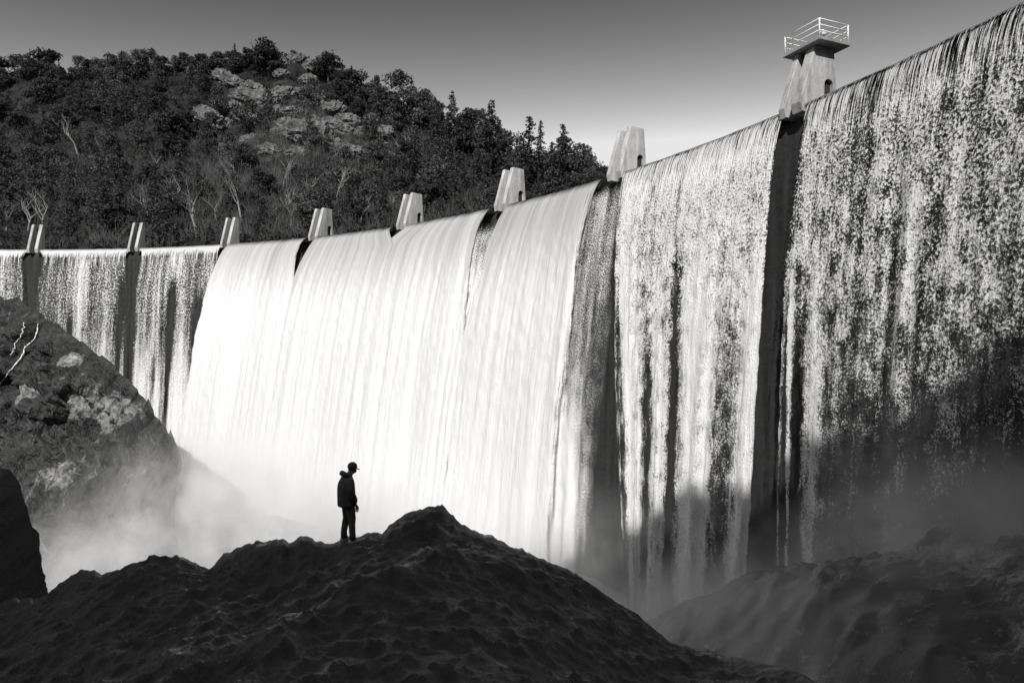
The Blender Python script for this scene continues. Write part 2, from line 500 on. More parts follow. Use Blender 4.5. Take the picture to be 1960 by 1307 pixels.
PLABEL = ["slender twin finned concrete pier on the crest, nearest the left frame edge",
          "slender pale twin finned pier between two thin dark falls, second from left",
          "twin finned pier where the dark thin falls meet the thick white falls",
          "twin finned pier with a dark slit opening in the white falls beneath it",
          "concrete pier with a dark stained front fin, mid crest, against dark forest",
          "wide concrete pier below the tall conifers, with a speckled gap in the water under it",
          "bright white pier against open sky beside the last hillside trees"]
for i, th in enumerate(PIERS):
    top = 5.3 if i < 7 else 4.75
    c = dp(th, 0, HC)
    nm = "crest_pier" if i < 7 else "lookout_tower"
    root = empty(nm, c)
    dep = (.42, .42, .58, .85, 1, 1, 1, 1)[i]
    if dep == .85: dep = 1.0
    for (t0, t1) in (((-1.15, -0.62), (0.48, 1.15)) if i < 7 else ((-1.1, -0.5), (0.22, 1.15))):
        m = slab_mesh("fin", th, t0, t1, top, M_PIER if i < 7 else M_TOWER, dep=dep)
        fin = link("fin", m, root)
        if dep < 0.6: continue
        a = R_(th)
        rad = Vector((math.cos(a), math.sin(a), 0)); tan = Vector((math.sin(a), -math.cos(a), 0))
        bm = bmesh.new()
        vs = [[bm.verts.new(rad * u + tan * t + Vector((0, 0, z))) for (u, z) in ((1.62, -0.7), (2.68, -0.7), (2.68, 2.27), (1.62, 2.27))] for t in (t1 - 0.36, t1 - 0.31)]
        for k in range(4): bm.faces.new((vs[0][k], vs[0][(k + 1) % 4], vs[1][(k + 1) % 4], vs[1][k]))
        bm.faces.new(vs[0][::-1]); bm.faces.new(vs[1])
        link("shade_hatch", bm_mesh("shade_hatch", bm, M_SHADE_HATCH), fin)  # gate panel set in the arch, near black to look shaded inside
    if i < 7:
        tag(root, PLABEL[i], "pier", "concrete piers along the dam crest")
    else:
        tag(root, "concrete tower pier carrying a railed lookout platform above the falls", "tower")
        a = R_(th)
        rad = Vector((math.cos(a), math.sin(a), 0)); tan = Vector((math.sin(a), -math.cos(a), 0))
        def loc(t, u, z): return tan * t + rad * u + Vector((0, 0, z))
        def box(bm, t0, t1, u0, u1, z0, z1):
            vs = [bm.verts.new(loc(t, u, z)) for z in (z0, z1) for (t, u) in ((t0, u0), (t1, u0), (t1, u1), (t0, u1))]
            for f in ((3, 2, 1, 0), (4, 5, 6, 7), (0, 1, 5, 4), (1, 2, 6, 5), (2, 3, 7, 6), (3, 0, 4, 7)):
                bm.faces.new([vs[k] for k in f])
        T0, T1, U0, U1, Z0 = -1.75, 2.05, 0.15, 3.55, top + 0.004
        bm = bmesh.new(); box(bm, T0, T1, U0, U1, Z0, Z0 + 0.28)
        bmesh.ops.bevel(bm, geom=bm.edges[:], offset=0.03, segments=1, affect='EDGES')
        link("platform", bm_mesh("platform", bm, mat_concrete("platform_concrete", 0.14, 0.34, 0.3)), root)
        rl = empty("railing", (0, 0, 0)); rl.parent = root
        zt = Z0 + 0.28
        a0, a1, b0, b1 = T0 + 0.15, T1 - 0.15, U0 + 0.15, U1 - 0.15
        posts = [(a0, b0), ((a0 + a1) / 2, b0), (a1, b0), (a1, (b0 + b1) / 2), (a1, b1), ((a0 + a1) / 2, b1), (a0, b1), (a0, (b0 + b1) / 2)]
        for k, (t, u) in enumerate(posts):
            if k in (1, 3, 5, 7): continue
            bm = bmesh.new(); add_tube(bm, [loc(t, u, zt - 0.02), loc(t, u, zt + 1.45)], [0.065, 0.065], 8)
            link("post", bm_mesh("post", bm, M_RAIL, True), rl)
        for z in (0.5, 0.95, 1.42):
            bm = bmesh.new()
            cs = [(a0, b0), (a1, b0), (a1, b1), (a0, b1)]
            for k in range(4):
                add_tube(bm, [loc(*cs[k], zt + z), loc(*cs[(k + 1) % 4], zt + z)], [0.05, 0.05], 8)
            link("rail", bm_mesh("rail", bm, M_RAIL, True), rl)
        # small lamp housing on a stub standing on the platform
        bm = bmesh.new()
        add_tube(bm, [loc(1.2, 1.5, zt), loc(1.2, 1.5, zt + 0.7)], [0.06, 0.06], 8)
        add_tube(bm, [loc(1.2, 1.5, zt + 0.55), loc(1.2, 1.5, zt + 0.75), loc(1.2, 1.5, zt + 1.0)], [0.24, 0.27, 0.2], 10)
        link("signal_housing", bm_mesh("signal_housing", bm, M_RAIL, True), root)

# ------------------------------------------------------------------ falling water
G = 9.81
def sheet(th0, th1, v, mat, covf, foamf, fleckf, seed, nu=90, disp=0.15, drift=None, layers=1, zend=-29.0, d0=0.0, lead=3.0, dx=0.0, joined=False, fine=0.5):
    """curved sheet of water leaving the crest at v m/s between two angles"""
    W = math.radians(th0 - th1) * DR
    VV, FF, UU, A1, A2, A3, A4 = [], [], [], [], [], [], []
    off = 0
    for ly in range(layers):
        vl = (v if not isinstance(v, tuple) else (v[0] + (v[1] - v[0]) * np.linspace(0, 1, nu))[None, :]) * (1 + 0.14 * ly); sd_ = seed + 101 * ly
        tmax = math.sqrt(2 * (HC - zend) / G)
        ts = np.concatenate([np.linspace(-lead, -0.2, 5) if lead else [], np.linspace(0, tmax, 130)])
        u = np.linspace(0, W, nu)
        U, T = np.meshgrid(u, ts)
        H = np.where(T > 0, 0.5 * G * T ** 2, 0)
        if drift is not None and joined:
            th_ = th0 - np.degrees((U + drift(U / W, H)) / DR)
            vl = np.interp(th_, [32.8, 42.2, 51.8, 61.1, 70.5], [2.7, 3.8, 4.2, 4.45, 4.6])
        D = np.where(T > 0, vl * T, T) + d0 + ly * 0.12
        S = np.where(T > 0, H + 0.5 * D, T)                 # length down the sheet
        Uo = U.copy()
        if drift is not None: U = U + drift(U / W, H)
        amp = disp * smooth(0, 12, H)
        if joined:
            Ur = U + math.radians(102 - th0) * DR; rs = 20
        else: Ur = Uo; rs = sd_
        rip = (fbm(Ur * 0.9 + rs, S * 0.035, seed=rs, oct=4) - 0.5) * 2.4 * amp * 1.6 + (fbm(Ur * 1.7, S * 0.9, seed=rs + 3, oct=3) - 0.5) * amp * 1.3
        crest = (fbm(Uo * 0.7 + 3, S * 0.05, seed=sd_ + 7) - 0.5) * 0.12
        th = th0 - np.degrees(U / DR)
        P = dp(th, D + rip, HC - H + crest * smooth(6, 0, H) + 0.02 * ly)
        VV.append(P.reshape(-1, 3)); FF.append(grid_faces(len(ts), nu, off)); off += P.shape[0] * P.shape[1]
        UU.append(np.stack([Uo + sd_ * 3.7 + dx, S], -1).reshape(-1, 2))
        A = Uo / W
        A4.append(np.clip(fine * smooth(5, 24, H), 0, 1).ravel()); A1.append(covf(A, H, Uo, sd_).ravel() - 0.12 * ly); A2.append(foamf(A, H, Uo, sd_).ravel()); A3.append(fleckf(A, H).ravel())
    return mesh_np("water", np.concatenate(VV), np.concatenate(FF), mat, True, np.concatenate(UU),
                   {'cov': np.concatenate(A1), 'foam': np.concatenate(A2), 'fleck': np.concatenate(A3), 'fine': np.concatenate(A4)})

def edge_cov(A, H, W, l0, l1, soft=0.6):
    return smooth(0, soft, A * W - l0) * smooth(0, soft, (1 - A) * W - l1)

WLAB = []
HP = 0.47       # half pier width in degrees
# --- far left: thin broken falls over the dark wall
def cov_left(dark):
    def f(A, H, U, s):
        big = fbm(U * 0.42 + s, H * 0.018, seed=s + 5, oct=3)
        c = 0.64 + (big - 0.5) * 0.40 + 0.35 * smooth(14, 32, H) * (0.3 + big)
        for (a, wd, k, h0) in dark:
            c = c - k * np.exp(-((A - a + 0.002 * H) / wd) ** 2) * smooth(h0, h0 + 8, H)
        return c + 0.55 * smooth(2.0, 0.3, H) - 1.6 * (1 - smooth(0, 0.05, A)) * smooth(0, 1.5, H) - 1.6 * smooth(0.95, 1, A) * smooth(0, 1.5, H)
    return f
foam_thin = lambda A, H, U, s: 0.15 + 0.45 * smooth(0.02, 0.5, H) + 0.3 * smooth(0, 4, H)
fl_thin = lambda A, H: 0.15 + 0.70 * smooth(0.5, 6, H) - 0.2 * smooth(24, 38, H)
side = lambda A, H: (-0.85 * (1 - A) ** 4 + 0.85 * A ** 4) * smooth(2, 10, H)
WG = "sheets of water spilling over the dam crest"
def water(name, me, label):
    o = link(name, me); tag(o, label, "waterfall", WG); return o
water("waterfall", sheet(102.0, 89.45 + HP, 0.9, M_THIN, cov_left([(0.5, .05, .3, 8)]), foam_thin, fl_thin, 11, 110, 0.12, side, layers=2),
      "thin streaked falls at the left frame edge, left of the first pier")
water("waterfall", sheet(89.45 - HP, 79.98 + HP, 0.9, M_THIN, cov_left([(0.42, .04, .2, 10), (.95, .04, .3, 2)]), foam_thin, fl_thin, 12, 110, 0.12, side, layers=2),
      "thin speckled falls over dark wall between the two leftmost piers")
water("waterfall", sheet(79.98 - HP, 70.50 + HP, 0.9, M_THIN, cov_left([(.46, .045, .55, 4), (.78, .05, .6, 8), (.3, .04, .3, 18)]), foam_thin, fl_thin, 13, 110, 0.12, side, layers=2),
      "thin falls with dark vertical gaps just left of the thick white falls")
# --- the thick white sheets
def cov_thick(l, r):
    def f(A, H, U, s):
        W = 20.8
        jl = 0 * l[0] + 0 * (l[1] - l[0]) * smooth(0, l[2], H) + (fbm(H * 0.35, s + 0.0 * H, seed=s) - 0.5) * 0.9 * smooth(1, 6, H)
        jr = max(r[0], 0) + max(r[1] - r[0], 0) * smooth(0, r[2], H) + (fbm(H * 0.35, s + 5 + 0.0 * H, seed=s + 9) - 0.5) * 0.9 * smooth(1, 6, H)
        e = smooth(-0.35, r[3], (1 - A) * W - jr) * smooth(-0.35, l[3], A * W - jl)
        return 1.75 * e - 0.25 - 0.28 * smooth(0.75, 0.25, fbm(U * 0.9, H * 0.03, seed=s + 21)) * smooth(4, 14, H)
    return f
foam_thick = lambda A, H, U, s: np.clip(0.08 + 0.34 * smooth(0.02, 1.2, H) + 0.33 * smooth(0.5, 15, H) + (0.26 - 0.10 * smooth(10, 35, H)) * (fbm(U * 2.6, H * 0.012, seed=s + 31, oct=4) - 0.5) + 0.18 * (fbm(U * 0.35, H * 0.02, seed=s + 33) - 0.5), 0.05, 0.9)
fl_thick = lambda A, H: np.clip(0.05 + 0.22 * smooth(6, 26, H) + 0.45 * smooth(0.09, 0.0, np.minimum(A, 1 - A)) * smooth(3, 10, H), 0, 1)
fl_ragged = lambda A, H: np.clip(0.05 + 0.22 * smooth(6, 26, H) + 0.75 * smooth(0.78, 0.98, A) * smooth(2, 12, H), 0, 1)
def bulge(kl, hl, kr, hr):       # the sheet spreads sideways behind the piers as it drops
    return lambda A, H: -kl * smooth(0.3, hl, H) * (1 - A) ** 2 + kr * smooth(0.3, hr, H) * A ** 2
thick = [(2, 3, (4.6, 4.45), (0.8, 20, 2.4, 13), (0.0, 0.0, 20, 0.8), (0.0, 0.0, 13, 1.2), "left edge of the thick white falls, first smooth sheet beside the dark thin falls"),
         (3, 4, (4.45, 4.2), (2.0, 13, 3.6, 4), (0.0, 0.0, 13, 0.9), (0.0, 0.0, 5, 2.4), "smooth white sheet of falls right of the dark slit under the pier"),
         (4, 5, (4.2, 3.8), (3.6, 4, 2.8, 22), (0.0, 0.0, 5, 2.4), (0.0, 0.0, 26, 2.4), "smooth white sheet of falls above the standing person"),
         (5, 6, (3.8, 2.7), (2.8, 22, 1.2, 24), (0.0, 0.0, 26, 2.4), (0.0, 0.5, 24, 5.5), "white sheet of falls ending in ragged spray under the bright white pier")]
for (i, j, v, b, l, r, lab) in thick:
    water("waterfall", sheet(PIERS[i] - HP, PIERS[j] + (HP if j < 6 else 0.02), v, M_THICK, cov_thick(l, r), foam_thick, fl_ragged if j == 6 else fl_thick, 20 + i, 130, 0.17, bulge(*b), joined=True, d0=-0.012 * i), lab)
# --- fine spray hanging behind the gaps under the piers
def cov_spray(A, H, U, s):
    k = s - 40
    if k in (4, 5): return (0.62 if k == 5 else 1.0) * smooth(0.3 if k == 5 else 6, 5 if k == 5 else 12, H) + 0.5 * smooth(5, 20, H)
    if k == 6: return (0.59 + 0.5 * (fbm(U * 0.5, H * 0.06, seed=s) - 0.5)) * smooth(0.0, 3, H) + 0.35 * smooth(0.55, 0.2, A) * smooth(4, 20, H) + 0.5 * smooth(22, 38, H) * smooth(0.9, 0.4, A) - 0.3 * smooth(0.8, 1.0, A)
    b = smooth(0, 0.25, A) * smooth(0, 0.2, 1 - A)
    return (0.40 + 0.45 * (fbm(U * 0.5, H * 0.08, seed=s) - 0.3)) * b * smooth(0.0, 4, H) + 0.25 * smooth(16, 36, H) * b - 0.2 * (1 - b)
for i, (wl, wr, vv) in ((3, (1.2, 1.2, 2.6)), (4, (1.6, 1.6, 3.9)), (5, (1.9, 1.9, 3.4)), (6, (4.6, 1.9, 2.2))):
    lab = ["", "", "", "thin spray in the dark slit below the middle left pier", "thin spray falling in the gap below the dark fronted pier",
           "speckled spray in the gap below the wide pier under the conifers", "grey curtain of fine droplets below the bright white pier"][i]
    o = link("spray_curtain", sheet(PIERS[i] + wl, PIERS[i] - wr, vv, M_FINE, cov_spray, lambda A, H, U, s: 0.9 + 0 * A, lambda A, H: 0.97 + 0 * A, 40 + i, 60, 0.25, lead=0, layers=1, d0=0.1))
    tag(o, lab, "spray", "fine spray under the piers")
# --- right of the bright pier: strands
def strands(lst, base, hb):
    def f(A, H, U, s):
        c = base + (fbm(U * 0.7 + s, H * 0.03, seed=s + 5, oct=3) - 0.5) * 0.28
        c = c - hb * smooth(14, 30, H)
        for (a0, a1, wd, k, h0) in lst:
            c = c + k * np.exp(-((A - (a0 + (a1 - a0) * smooth(0, 30, H))) / wd) ** 2) * smooth(h0, h0 + 10, H)
        c = c + 0.55 * smooth(0.35, 0.0, H)
        return c - 0.9 * (1 - smooth(0, 0.03, A)) * smooth(0, 2, H) - 0.9 * smooth(0.97, 1, A) * smooth(0, 2, H)
    return f
fl_right = lambda A, H: 0.12 + 0.78 * smooth(0.3, 6, H)
fl_right2 = lambda A, H: 0.10 + 0.78 * smooth(0.6, 7, H) - 0.12 * smooth(22, 40, H)
foam_right = lambda A, H, U, s: 0.06 + 0.57 * smooth(0.03, 0.5, H) + 0.36 * smooth(0.2, 3, H)
dr8 = lambda A, H: 4.2 * (H / 30) ** 1.4 * np.exp(-A * 4.5)
water("waterfall", sheet(PIERS[6] - HP, PIERS[7] + 0.26, 1.6, M_FILM,
      strands([(.04, .20, .045, .36, 4), (.27, .40, .045, .24, 14), (.24, .32, .04, -.25, 14), (.47, .50, .03, -.50, 7), (.60, .66, .075, .36, 8), (.80, .80, .06, -.08, 12), (.97, .955, .04, .30, 8)], 0.68, 0.10),
      foam_right, fl_right2, 51, 130, 0.22, dr8, layers=2), "broken falls in thick white strands between bright pier and railed tower")
dr9 = lambda A, H: 1.3 * (H / 30) ** 1.3 * np.exp(-A * 10)
water("waterfall", sheet(PIERS[7] - 0.30, 6.0, 1.5, M_FILM,
      strands([(.012, .018, .012, .55, 6), (.045, .055, .016, -.35, 14), (.09, .10, .03, .25, 14), (.62, .62, .02, -.2, 5)], 0.58, 0.14),
      foam_right, fl_right, 52, 190, 0.2, dr9, layers=2), "speckled falls like a net of white flecks right of the railed tower")

# reservoir surface behind the crest
ang = np.linspace(112, 2, 80)
V = np.concatenate([dp(ang, -4.4, HC - 0.25), dp(ang, -120, HC - 0.25), dp(ang, -420, HC - 0.25)])
o = link("reservoir_water", mesh_np("reservoir_water", V, grid_faces(3, 80), mat_plain("lake_water", 0.03, 0.12, 0.5, 0.3, 0.3)))
tag(o, kind='structure')

# ------------------------------------------------------------------ hill beyond the reservoir
RIDGE = [(-700, 190), (-300, 150), (0, 152), (70, 142), (130, 142), (300, 126), (400, 132), (500, 116), (560, 113), (600, 121), (640, 146), (700, 182), (760, 208), (830, 245),
         (900, 272), (960, 296), (1010, 312), (1060, 335), (1130, 350), (1200, 372), (1350, 420), (1600, 480)]
SHORE = [(-700, 520), (0, 505), (400, 490), (700, 470), (900, 440), (1080, 405), (1200, 385), (1350, 425), (1600, 490)]
def hill_pt(x, t, rough=True):
    """x: column of the hillside, t: 0 at the shore, 1 on the ridge"""
    x = np.asarray(x, float); t = np.asarray(t, float)
    Ys = np.interp(x, [-700, 1600], [205, 150]); Yr = np.interp(x, [-700, 500, 1130, 1600], [430, 410, 300, 260])
    Y = Ys + (Yr - Ys) * np.clip(t, 0, 1) + np.maximum(t - 1, 0) * 180
    tt = np.clip(t, 0, 1)
    y = lerp_pts(SHORE, x) + (lerp_pts(RIDGE, x) - lerp_pts(SHORE, x)) * tt ** 0.9
    z = (CY - y) / F * Y - np.maximum(t - 1, 0) * 70
    X = (x - CX) / F * Y
    if rough:
        k = smooth(1.0, 0.85, np.abs(tt)) * 0.85 + 0.15
        z = z + ((ridged(X * 0.02, Y * 0.02, seed=3) - 0.5) * 22 + (fbm(X * 0.07, Y * 0.07, seed=5) - 0.5) * 10 + (ridged(X * 0.2, Y * 0.2, seed=6) - 0.5) * 3) * k * smooth(0, 0.12, tt)
    return np.stack([X, Y, z], -1)
xs = np.linspace(-700, 1600, 260); tt = np.concatenate([np.linspace(-0.0, 1, 150), [1.03, 1.08, 1.2, 1.5, 2.0]])
XX, TT = np.meshgrid(xs, tt)
P = hill_pt(XX, TT)
P[0, :, 2] = HC - 4
o = link("hill", mesh_np("hill", P.reshape(-1, 3), grid_faces(len(tt), len(xs)), M_HILL, True))
tag(o, kind='structure')

# ---- quads for foliage
def leaf_quads(c, size, flat=0.0, rng=RNG):
    n = len(c)
    a = rng.normal(size=(n, 3)); a[:, 2] *= (1 - flat)
    a /= np.linalg.norm(a, axis=1, keepdims=True) + 1e-9
    b = rng.normal(size=(n, 3)); b[:, 2] *= (1 - flat)
    b -= a * np.sum(a * b, 1, keepdims=True)
    b /= np.linalg.norm(b, axis=1, keepdims=True) + 1e-9
    s = (np.asarray(size) * rng.uniform(0.6, 1.3, n))[:, None]
    a = a * s; b = b * s * 0.6
    v = np.stack([c - a, c - b * 0.9, c + a, c + b * 1.1], 1).reshape(-1, 3)
    return v, np.arange(4 * n).reshape(n, 4)

def conifer(h, seed, wide=0.2, sparse=1.0):
    r = np.random.default_rng(seed)
    cs = []
    nw = int(h * 1.5)
    for k in range(nw):
        f = (k + r.uniform(0, .6)) / nw
        z = h * (0.16 + 0.84 * f)
        L = h * wide * (1 - f) ** 0.8 * r.uniform(0.65, 1.2) + 0.25
        for b in range(r.integers(4, 7)):
            if r.uniform() > sparse: continue
            a = r.uniform(0, 2 * math.pi); lb = L * r.uniform(0.6, 1.1)
            m = max(3, int(lb * 5))
            q = np.linspace(0.15, 1, m)
            p = np.stack([np.cos(a) * lb * q, np.sin(a) * lb * q, z - lb * 0.28 * q ** 1.6 + 0.12 * lb * q], 1)
            cs.append(p + r.normal(size=p.shape) * 0.13)
    c = np.concatenate(cs)
    c = np.repeat(c, 3, 0) + r.normal(size=(3 * len(c), 3)) * 0.12
    return leaf_quads(c, 0.24, 0.6, r)

def roundtree(h, seed, spread=0.45, n=26, per=95, lift=0.36, openness=1.0, size=0.36):
    r = np.random.default_rng(seed)
    cs = []
    for k in range(n):
        a = r.uniform(0, 2 * math.pi); q = r.uniform(0, 1) ** 0.6
        zf = r.uniform(lift, 1.0)
        wr = h * spread * math.sin(math.pi * min(1, (zf - lift) / (1.06 - lift) * 0.8 + 0.18))
        c0 = np.array([math.cos(a) * q * wr, math.sin(a) * q * wr, h * zf - h * 0.08])
        rr = h * r.uniform(0.07, 0.15) * openness
        d = r.normal(size=(per, 3)); d /= np.linalg.norm(d, axis=1, keepdims=True)
        cs.append(c0 + d * (rr * r.uniform(0.35, 1.1, per) ** 0.7)[:, None] * np.array([1.15, 1.15, 0.8]))
    c = np.concatenate(cs)
    return leaf_quads(c, size, 0.1, r)

def trunk_mesh(h, rad, seed, mat, lean=0.05, limbs=4):
    r = random.Random(seed)
    bm = bmesh.new()
    p = [Vector((r.uniform(-1, 1) * lean * h * (k / 5) ** 1.3, r.uniform(-1, 1) * lean * h * (k / 5) ** 1.3, h * k / 5 - 0.6 * (k == 0))) for k in range(6)]
    add_tube(bm, p, [rad * (1 - 0.15 * k) for k in range(6)], 6)
    for k in range(limbs):
        s = p[2 + k % 3]; a = r.uniform(0, 6.28)
        e = s + Vector((math.cos(a), math.sin(a), 0.7)) * h * 0.28
        add_tube(bm, [s, (s + e) / 2 + Vector((0, 0, 0.1)), e], [rad * .5, rad * .35, rad * .12], 5)
    return bm_mesh("trunk", bm, mat)

def bare_mesh(h, seed):
    r = random.Random(seed)
    bm = bmesh.new(); tw = bmesh.new()
    def grow(p, d, L, rad, lev):
        pts = [p]; q = p; dd = d
        for k in range(4):
            dd = (dd + Vector((r.uniform(-1, 1), r.uniform(-1, 1), r.uniform(-.3, .8))) * 0.16).normalized()
            q = q + dd * L / 4; pts.append(q)
        add_tube(bm if lev < 2 else tw, pts, [rad * (1 - 0.13 * k) for k in range(5)], 5 if lev < 2 else 3)
        if lev >= 4: return
        n = 3 if lev < 3 else 2
        for k in range(n):
            s = pts[r.choice((2, 3, 4)) if k else 4]
            a = r.uniform(0, 6.28); sp = r.uniform(0.35, 0.95)
            nd = (dd + Vector((math.cos(a), math.sin(a), r.uniform(-.1, .5))) * sp).normalized()
            grow(s, nd, L * r.uniform(0.55, 0.8), rad * 0.52, lev + 1)
    grow(Vector((0, 0, -0.6)), Vector((r.uniform(-.2, .2), r.uniform(-.2, .2), 1)).normalized(), h * r.uniform(0.28, 0.4), h * 0.019, 0)
    return bm_mesh("trunk", bm, M_PALEBARK), bm_mesh("branches", tw, M_PALEBARK)

PROTO = {}
for k in range(3):
    v, f = conifer(16, 60 + k, [0.22, 0.19, 0.25][k], [1, .9, .8][k])
    PROTO['conifer', k] = (mesh_np("crown", v, f, M_NEEDLE), trunk_mesh(15.2, 0.26, k, M_BARK, 0.008, 0))
    v, f = roundtree(13, 70 + k, [0.30, 0.36, 0.26][k], 30, 75, 0.24, 0.85, 0.32)
    PROTO['pine', k] = (mesh_np("crown", v, f, M_NEEDLE), trunk_mesh(11, 0.24, 20 + k, M_BARK, 0.03, 5))
    v, f = roundtree(10, 80 + k, [0.50, 0.56, 0.46][k], 34, 110, 0.22, 1.15, 0.36)
    PROTO['oak', k] = (mesh_np("crown", v, f, M_LEAF), trunk_mesh(8, 0.3, 30 + k, M_BARK, 0.06, 5))
for k in range(4):
    a, b = bare_mesh(13, 90 + k)
    PROTO['bare', k] = (b, a)
BASEH = dict(conifer=16, pine=13, oak=10, bare=13)
NAME = dict(conifer="conifer_tree", pine="pine_tree", oak="oak_tree", bare="bare_tree")
CAT = dict(conifer="conifer", pine="pine tree", oak="oak tree", bare="bare tree")
def tree(kind, k, P, h, label, group, wid=1.0):
    root = empty(NAME[kind], P)
    s = h / BASEH[kind]
    root.scale = (s * wid, s * wid, s)
    root.rotation_euler = (0, 0, random.uniform(0, 6.28))
    cr, tk = PROTO[kind, k]
    link("trunk", tk, root)
    link("branches" if kind == 'bare' else "crown", cr, root)
    tag(root, label, CAT[kind], group)

def hill_at(x, y):
    """hill point seen in column x nearest to row y"""
    ts = np.linspace(0.02, 1.0, 120)
    p = hill_pt(np.full_like(ts, x), ts)
    yy = CY - p[:, 2] / p[:, 1] * F
    i = int(np.argmin(np.abs(yy - y)))
    return Vector(p[i])

# skyline trees: (x, top row, height in photo px, kind, variant, label or None)
SKY = [(-10, 112, 62, 'oak', 0, None), (34, 105, 52, 'pine', 1, "narrow pine on the skyline near the left frame edge"),
       (68, 118, 40, 'oak', 2, None), (100, 104, 60, 'oak', 1, "broad dark round tree on the skyline, biggest crown at the left of the ridge"),
       (150, 109, 48, 'pine', 0, "pointed tree standing alone in a dip of the left skyline"), (170, 118, 35, 'oak', 0, None), (186, 116, 36, 'pine', 2, None),
       (212, 109, 45, 'oak', 1, "rounded tree on the skyline between low brush, left third of ridge"), (240, 123, 34, 'oak', 2, None), (264, 122, 30, 'oak', 0, None),
       (288, 95, 52, 'pine', 1, "tall ragged pine rising above the left ridge skyline"), (312, 112, 32, 'oak', 1, None), (334, 109, 34, 'pine', 2, None),
       (356, 105, 34, 'oak', 2, None), (385, 106, 34, 'oak', 0, None), (415, 104, 34, 'oak', 1, None), (450, 99, 34, 'oak', 2, None), (478, 96, 36, 'oak', 0, None),
       (507, 82, 62, 'oak', 1, "topmost round tree on the hill summit, beside pale rocks"), (530, 118, 30, 'oak', 2, None),
       (628, 108, 50, 'oak', 2, "dark round tree on the right shoulder of the rocky summit"), (664, 140, 52, 'oak', 0, "wide dome shaped dark tree just below the rocky summit, right side"),
       (690, 142, 62, 'oak', 1, None), (716, 166, 52, 'oak', 2, None), (738, 182, 46, 'oak', 0, None),
       (764, 152, 84, 'pine', 0, "tall open pine with split crown on the right slope skyline"), (790, 172, 72, 'pine', 1, None), (812, 188, 66, 'pine', 2, None),
       (832, 196, 62, 'conifer', 1, "small pointed dark conifer left of the taller slim conifer"), (846, 214, 52, 'conifer', 2, None),
       (865, 196, 92, 'conifer', 0, "slim tall conifer standing clear of the right skyline, first of three spires"), (884, 228, 60, 'pine', 1, None),
       (898, 220, 78, 'pine', 0, "round topped pine between two tall conifer spires"), (920, 244, 58, 'conifer', 1, None),
       (941, 218, 112, 'conifer', 2, "broad layered conifer, middle of the three skyline spires"), (958, 256, 70, 'pine', 2, None), (972, 262, 72, 'pine', 1, None),
       (990, 276, 60, 'conifer', 0, None), (1013, 246, 120, 'conifer', 1, "pointed conifer spire nearest the bright white pier"), (1030, 290, 70, 'conifer', 2, None),
       (1046, 300, 60, 'pine', 0, None), (1080, 275, 92, 'pine', 2, "leaning bushy pine standing alone at the end of the slope"), (1098, 310, 56, 'oak', 1, None),
       (1116, 320, 40, 'conifer', 0, "small conifer at the foot of the skyline beside the bright white pier"), (1130, 326, 34, 'pine', 1, None), (1060, 308, 60, 'oak', 0, None)]
nsky = 0
for (x, yt, hp, kind, k, lab) in SKY:
    p = hill_at(x, yt + hp)
    h = hp / F * p.y
    tree(kind, k, p - Vector((0, 0, 0.2)), h * (1.1 if x < 740 else 1.22), lab or "dark evergreen among the unremarkable trees lining the hill skyline", "trees along the hill skyline" if lab is None else "landmark trees on the skyline",
         {'oak': 1.2, 'pine': 1.2, 'conifer': 1.15}[kind])
# bare pale trees: (x, base row, height px)
BARE = [(52, 445, 105, 0, "pale forked leafless tree above the leftmost pier"), (82, 440, 95, 1, "pale spreading leafless tree right of the forked bare tree"), (12, 440, 70, 2, "small bare tree at the left frame edge"),
        (378, 455, 150, 2, "tall slim pale bare tree behind the third pier"), (463, 420, 130, 1, "bare tree with two long pale limbs left of the fourth pier"), (555, 450, 110, 3, "bare pale tree just left of the fourth pier"),
        (688, 440, 90, 0, "pale bare tree standing behind the white falls, left of the fifth pier"), (285, 420, 70, 3, None), (590, 390, 80, 0, None), (640, 400, 90, 1, None), (415, 430, 85, 0, None), (510, 440, 70, 2, None),
        (330, 400, 80, 1, None), (720, 400, 70, 3, None), (150, 300, 90, 3, None), (195, 310, 80, 1, None), (120, 340, 60, 0, None), (300, 330, 60, 2, None), (780, 330, 110, 3, "pale bare tree beside the bare scree patch on the right slope"), (660, 330, 70, 2, None), (845, 380, 60, 1, None), (600, 330, 70, 3, None), (540, 360, 70, 1, None), (450, 340, 60, 3, None), (760, 420, 60, 1, None)]
for (x, yb, hp, k, lab) in BARE:
    p = hill_at(x, yb)
    tree('bare', k, p, hp / F * p.y, lab or "thin pale leafless tree among the dark brush of the lower hillside", "bare trees on the hillside" if lab is None else "landmark bare trees by the dam")
# slope trees
r = random.Random(5)
placed = 0
ROCKS = [(404, 132, 34, 18), (372, 140, 24, 10), (448, 168, 40, 16), (470, 196, 46, 22), (505, 205, 50, 26), (545, 190, 40, 18), (572, 126, 46, 16), (604, 140, 36, 18), (530, 124, 26, 10),
         (398, 236, 36, 18), (428, 246, 24, 12), (560, 262, 44, 22), (592, 270, 48, 24), (628, 286, 34, 14), (640, 250, 30, 12), (655, 170, 22, 14), (690, 200, 22, 10), (600, 215, 34, 12), (470, 232, 26, 10), (560, 225, 30, 10), (745, 322, 40, 20),
         (425, 150, 30, 14), (488, 176, 34, 16), (520, 228, 30, 14), (575, 186, 30, 14), (610, 196, 26, 12), (590, 160, 30, 14), (640, 218, 26, 14), (660, 262, 28, 12), (540, 150, 26, 10), (612, 246, 30, 14), (676, 300, 30, 12), (700, 262, 24, 12), (455, 210, 30, 12), (720, 290, 30, 12), (520, 300, 26, 12), (480, 275, 24, 12), (610, 320, 26, 10), (665, 240, 28, 14), (708, 236, 22, 12), (440, 290, 22, 10), (736, 262, 22, 12), (572, 300, 26, 12)]
tries = 0
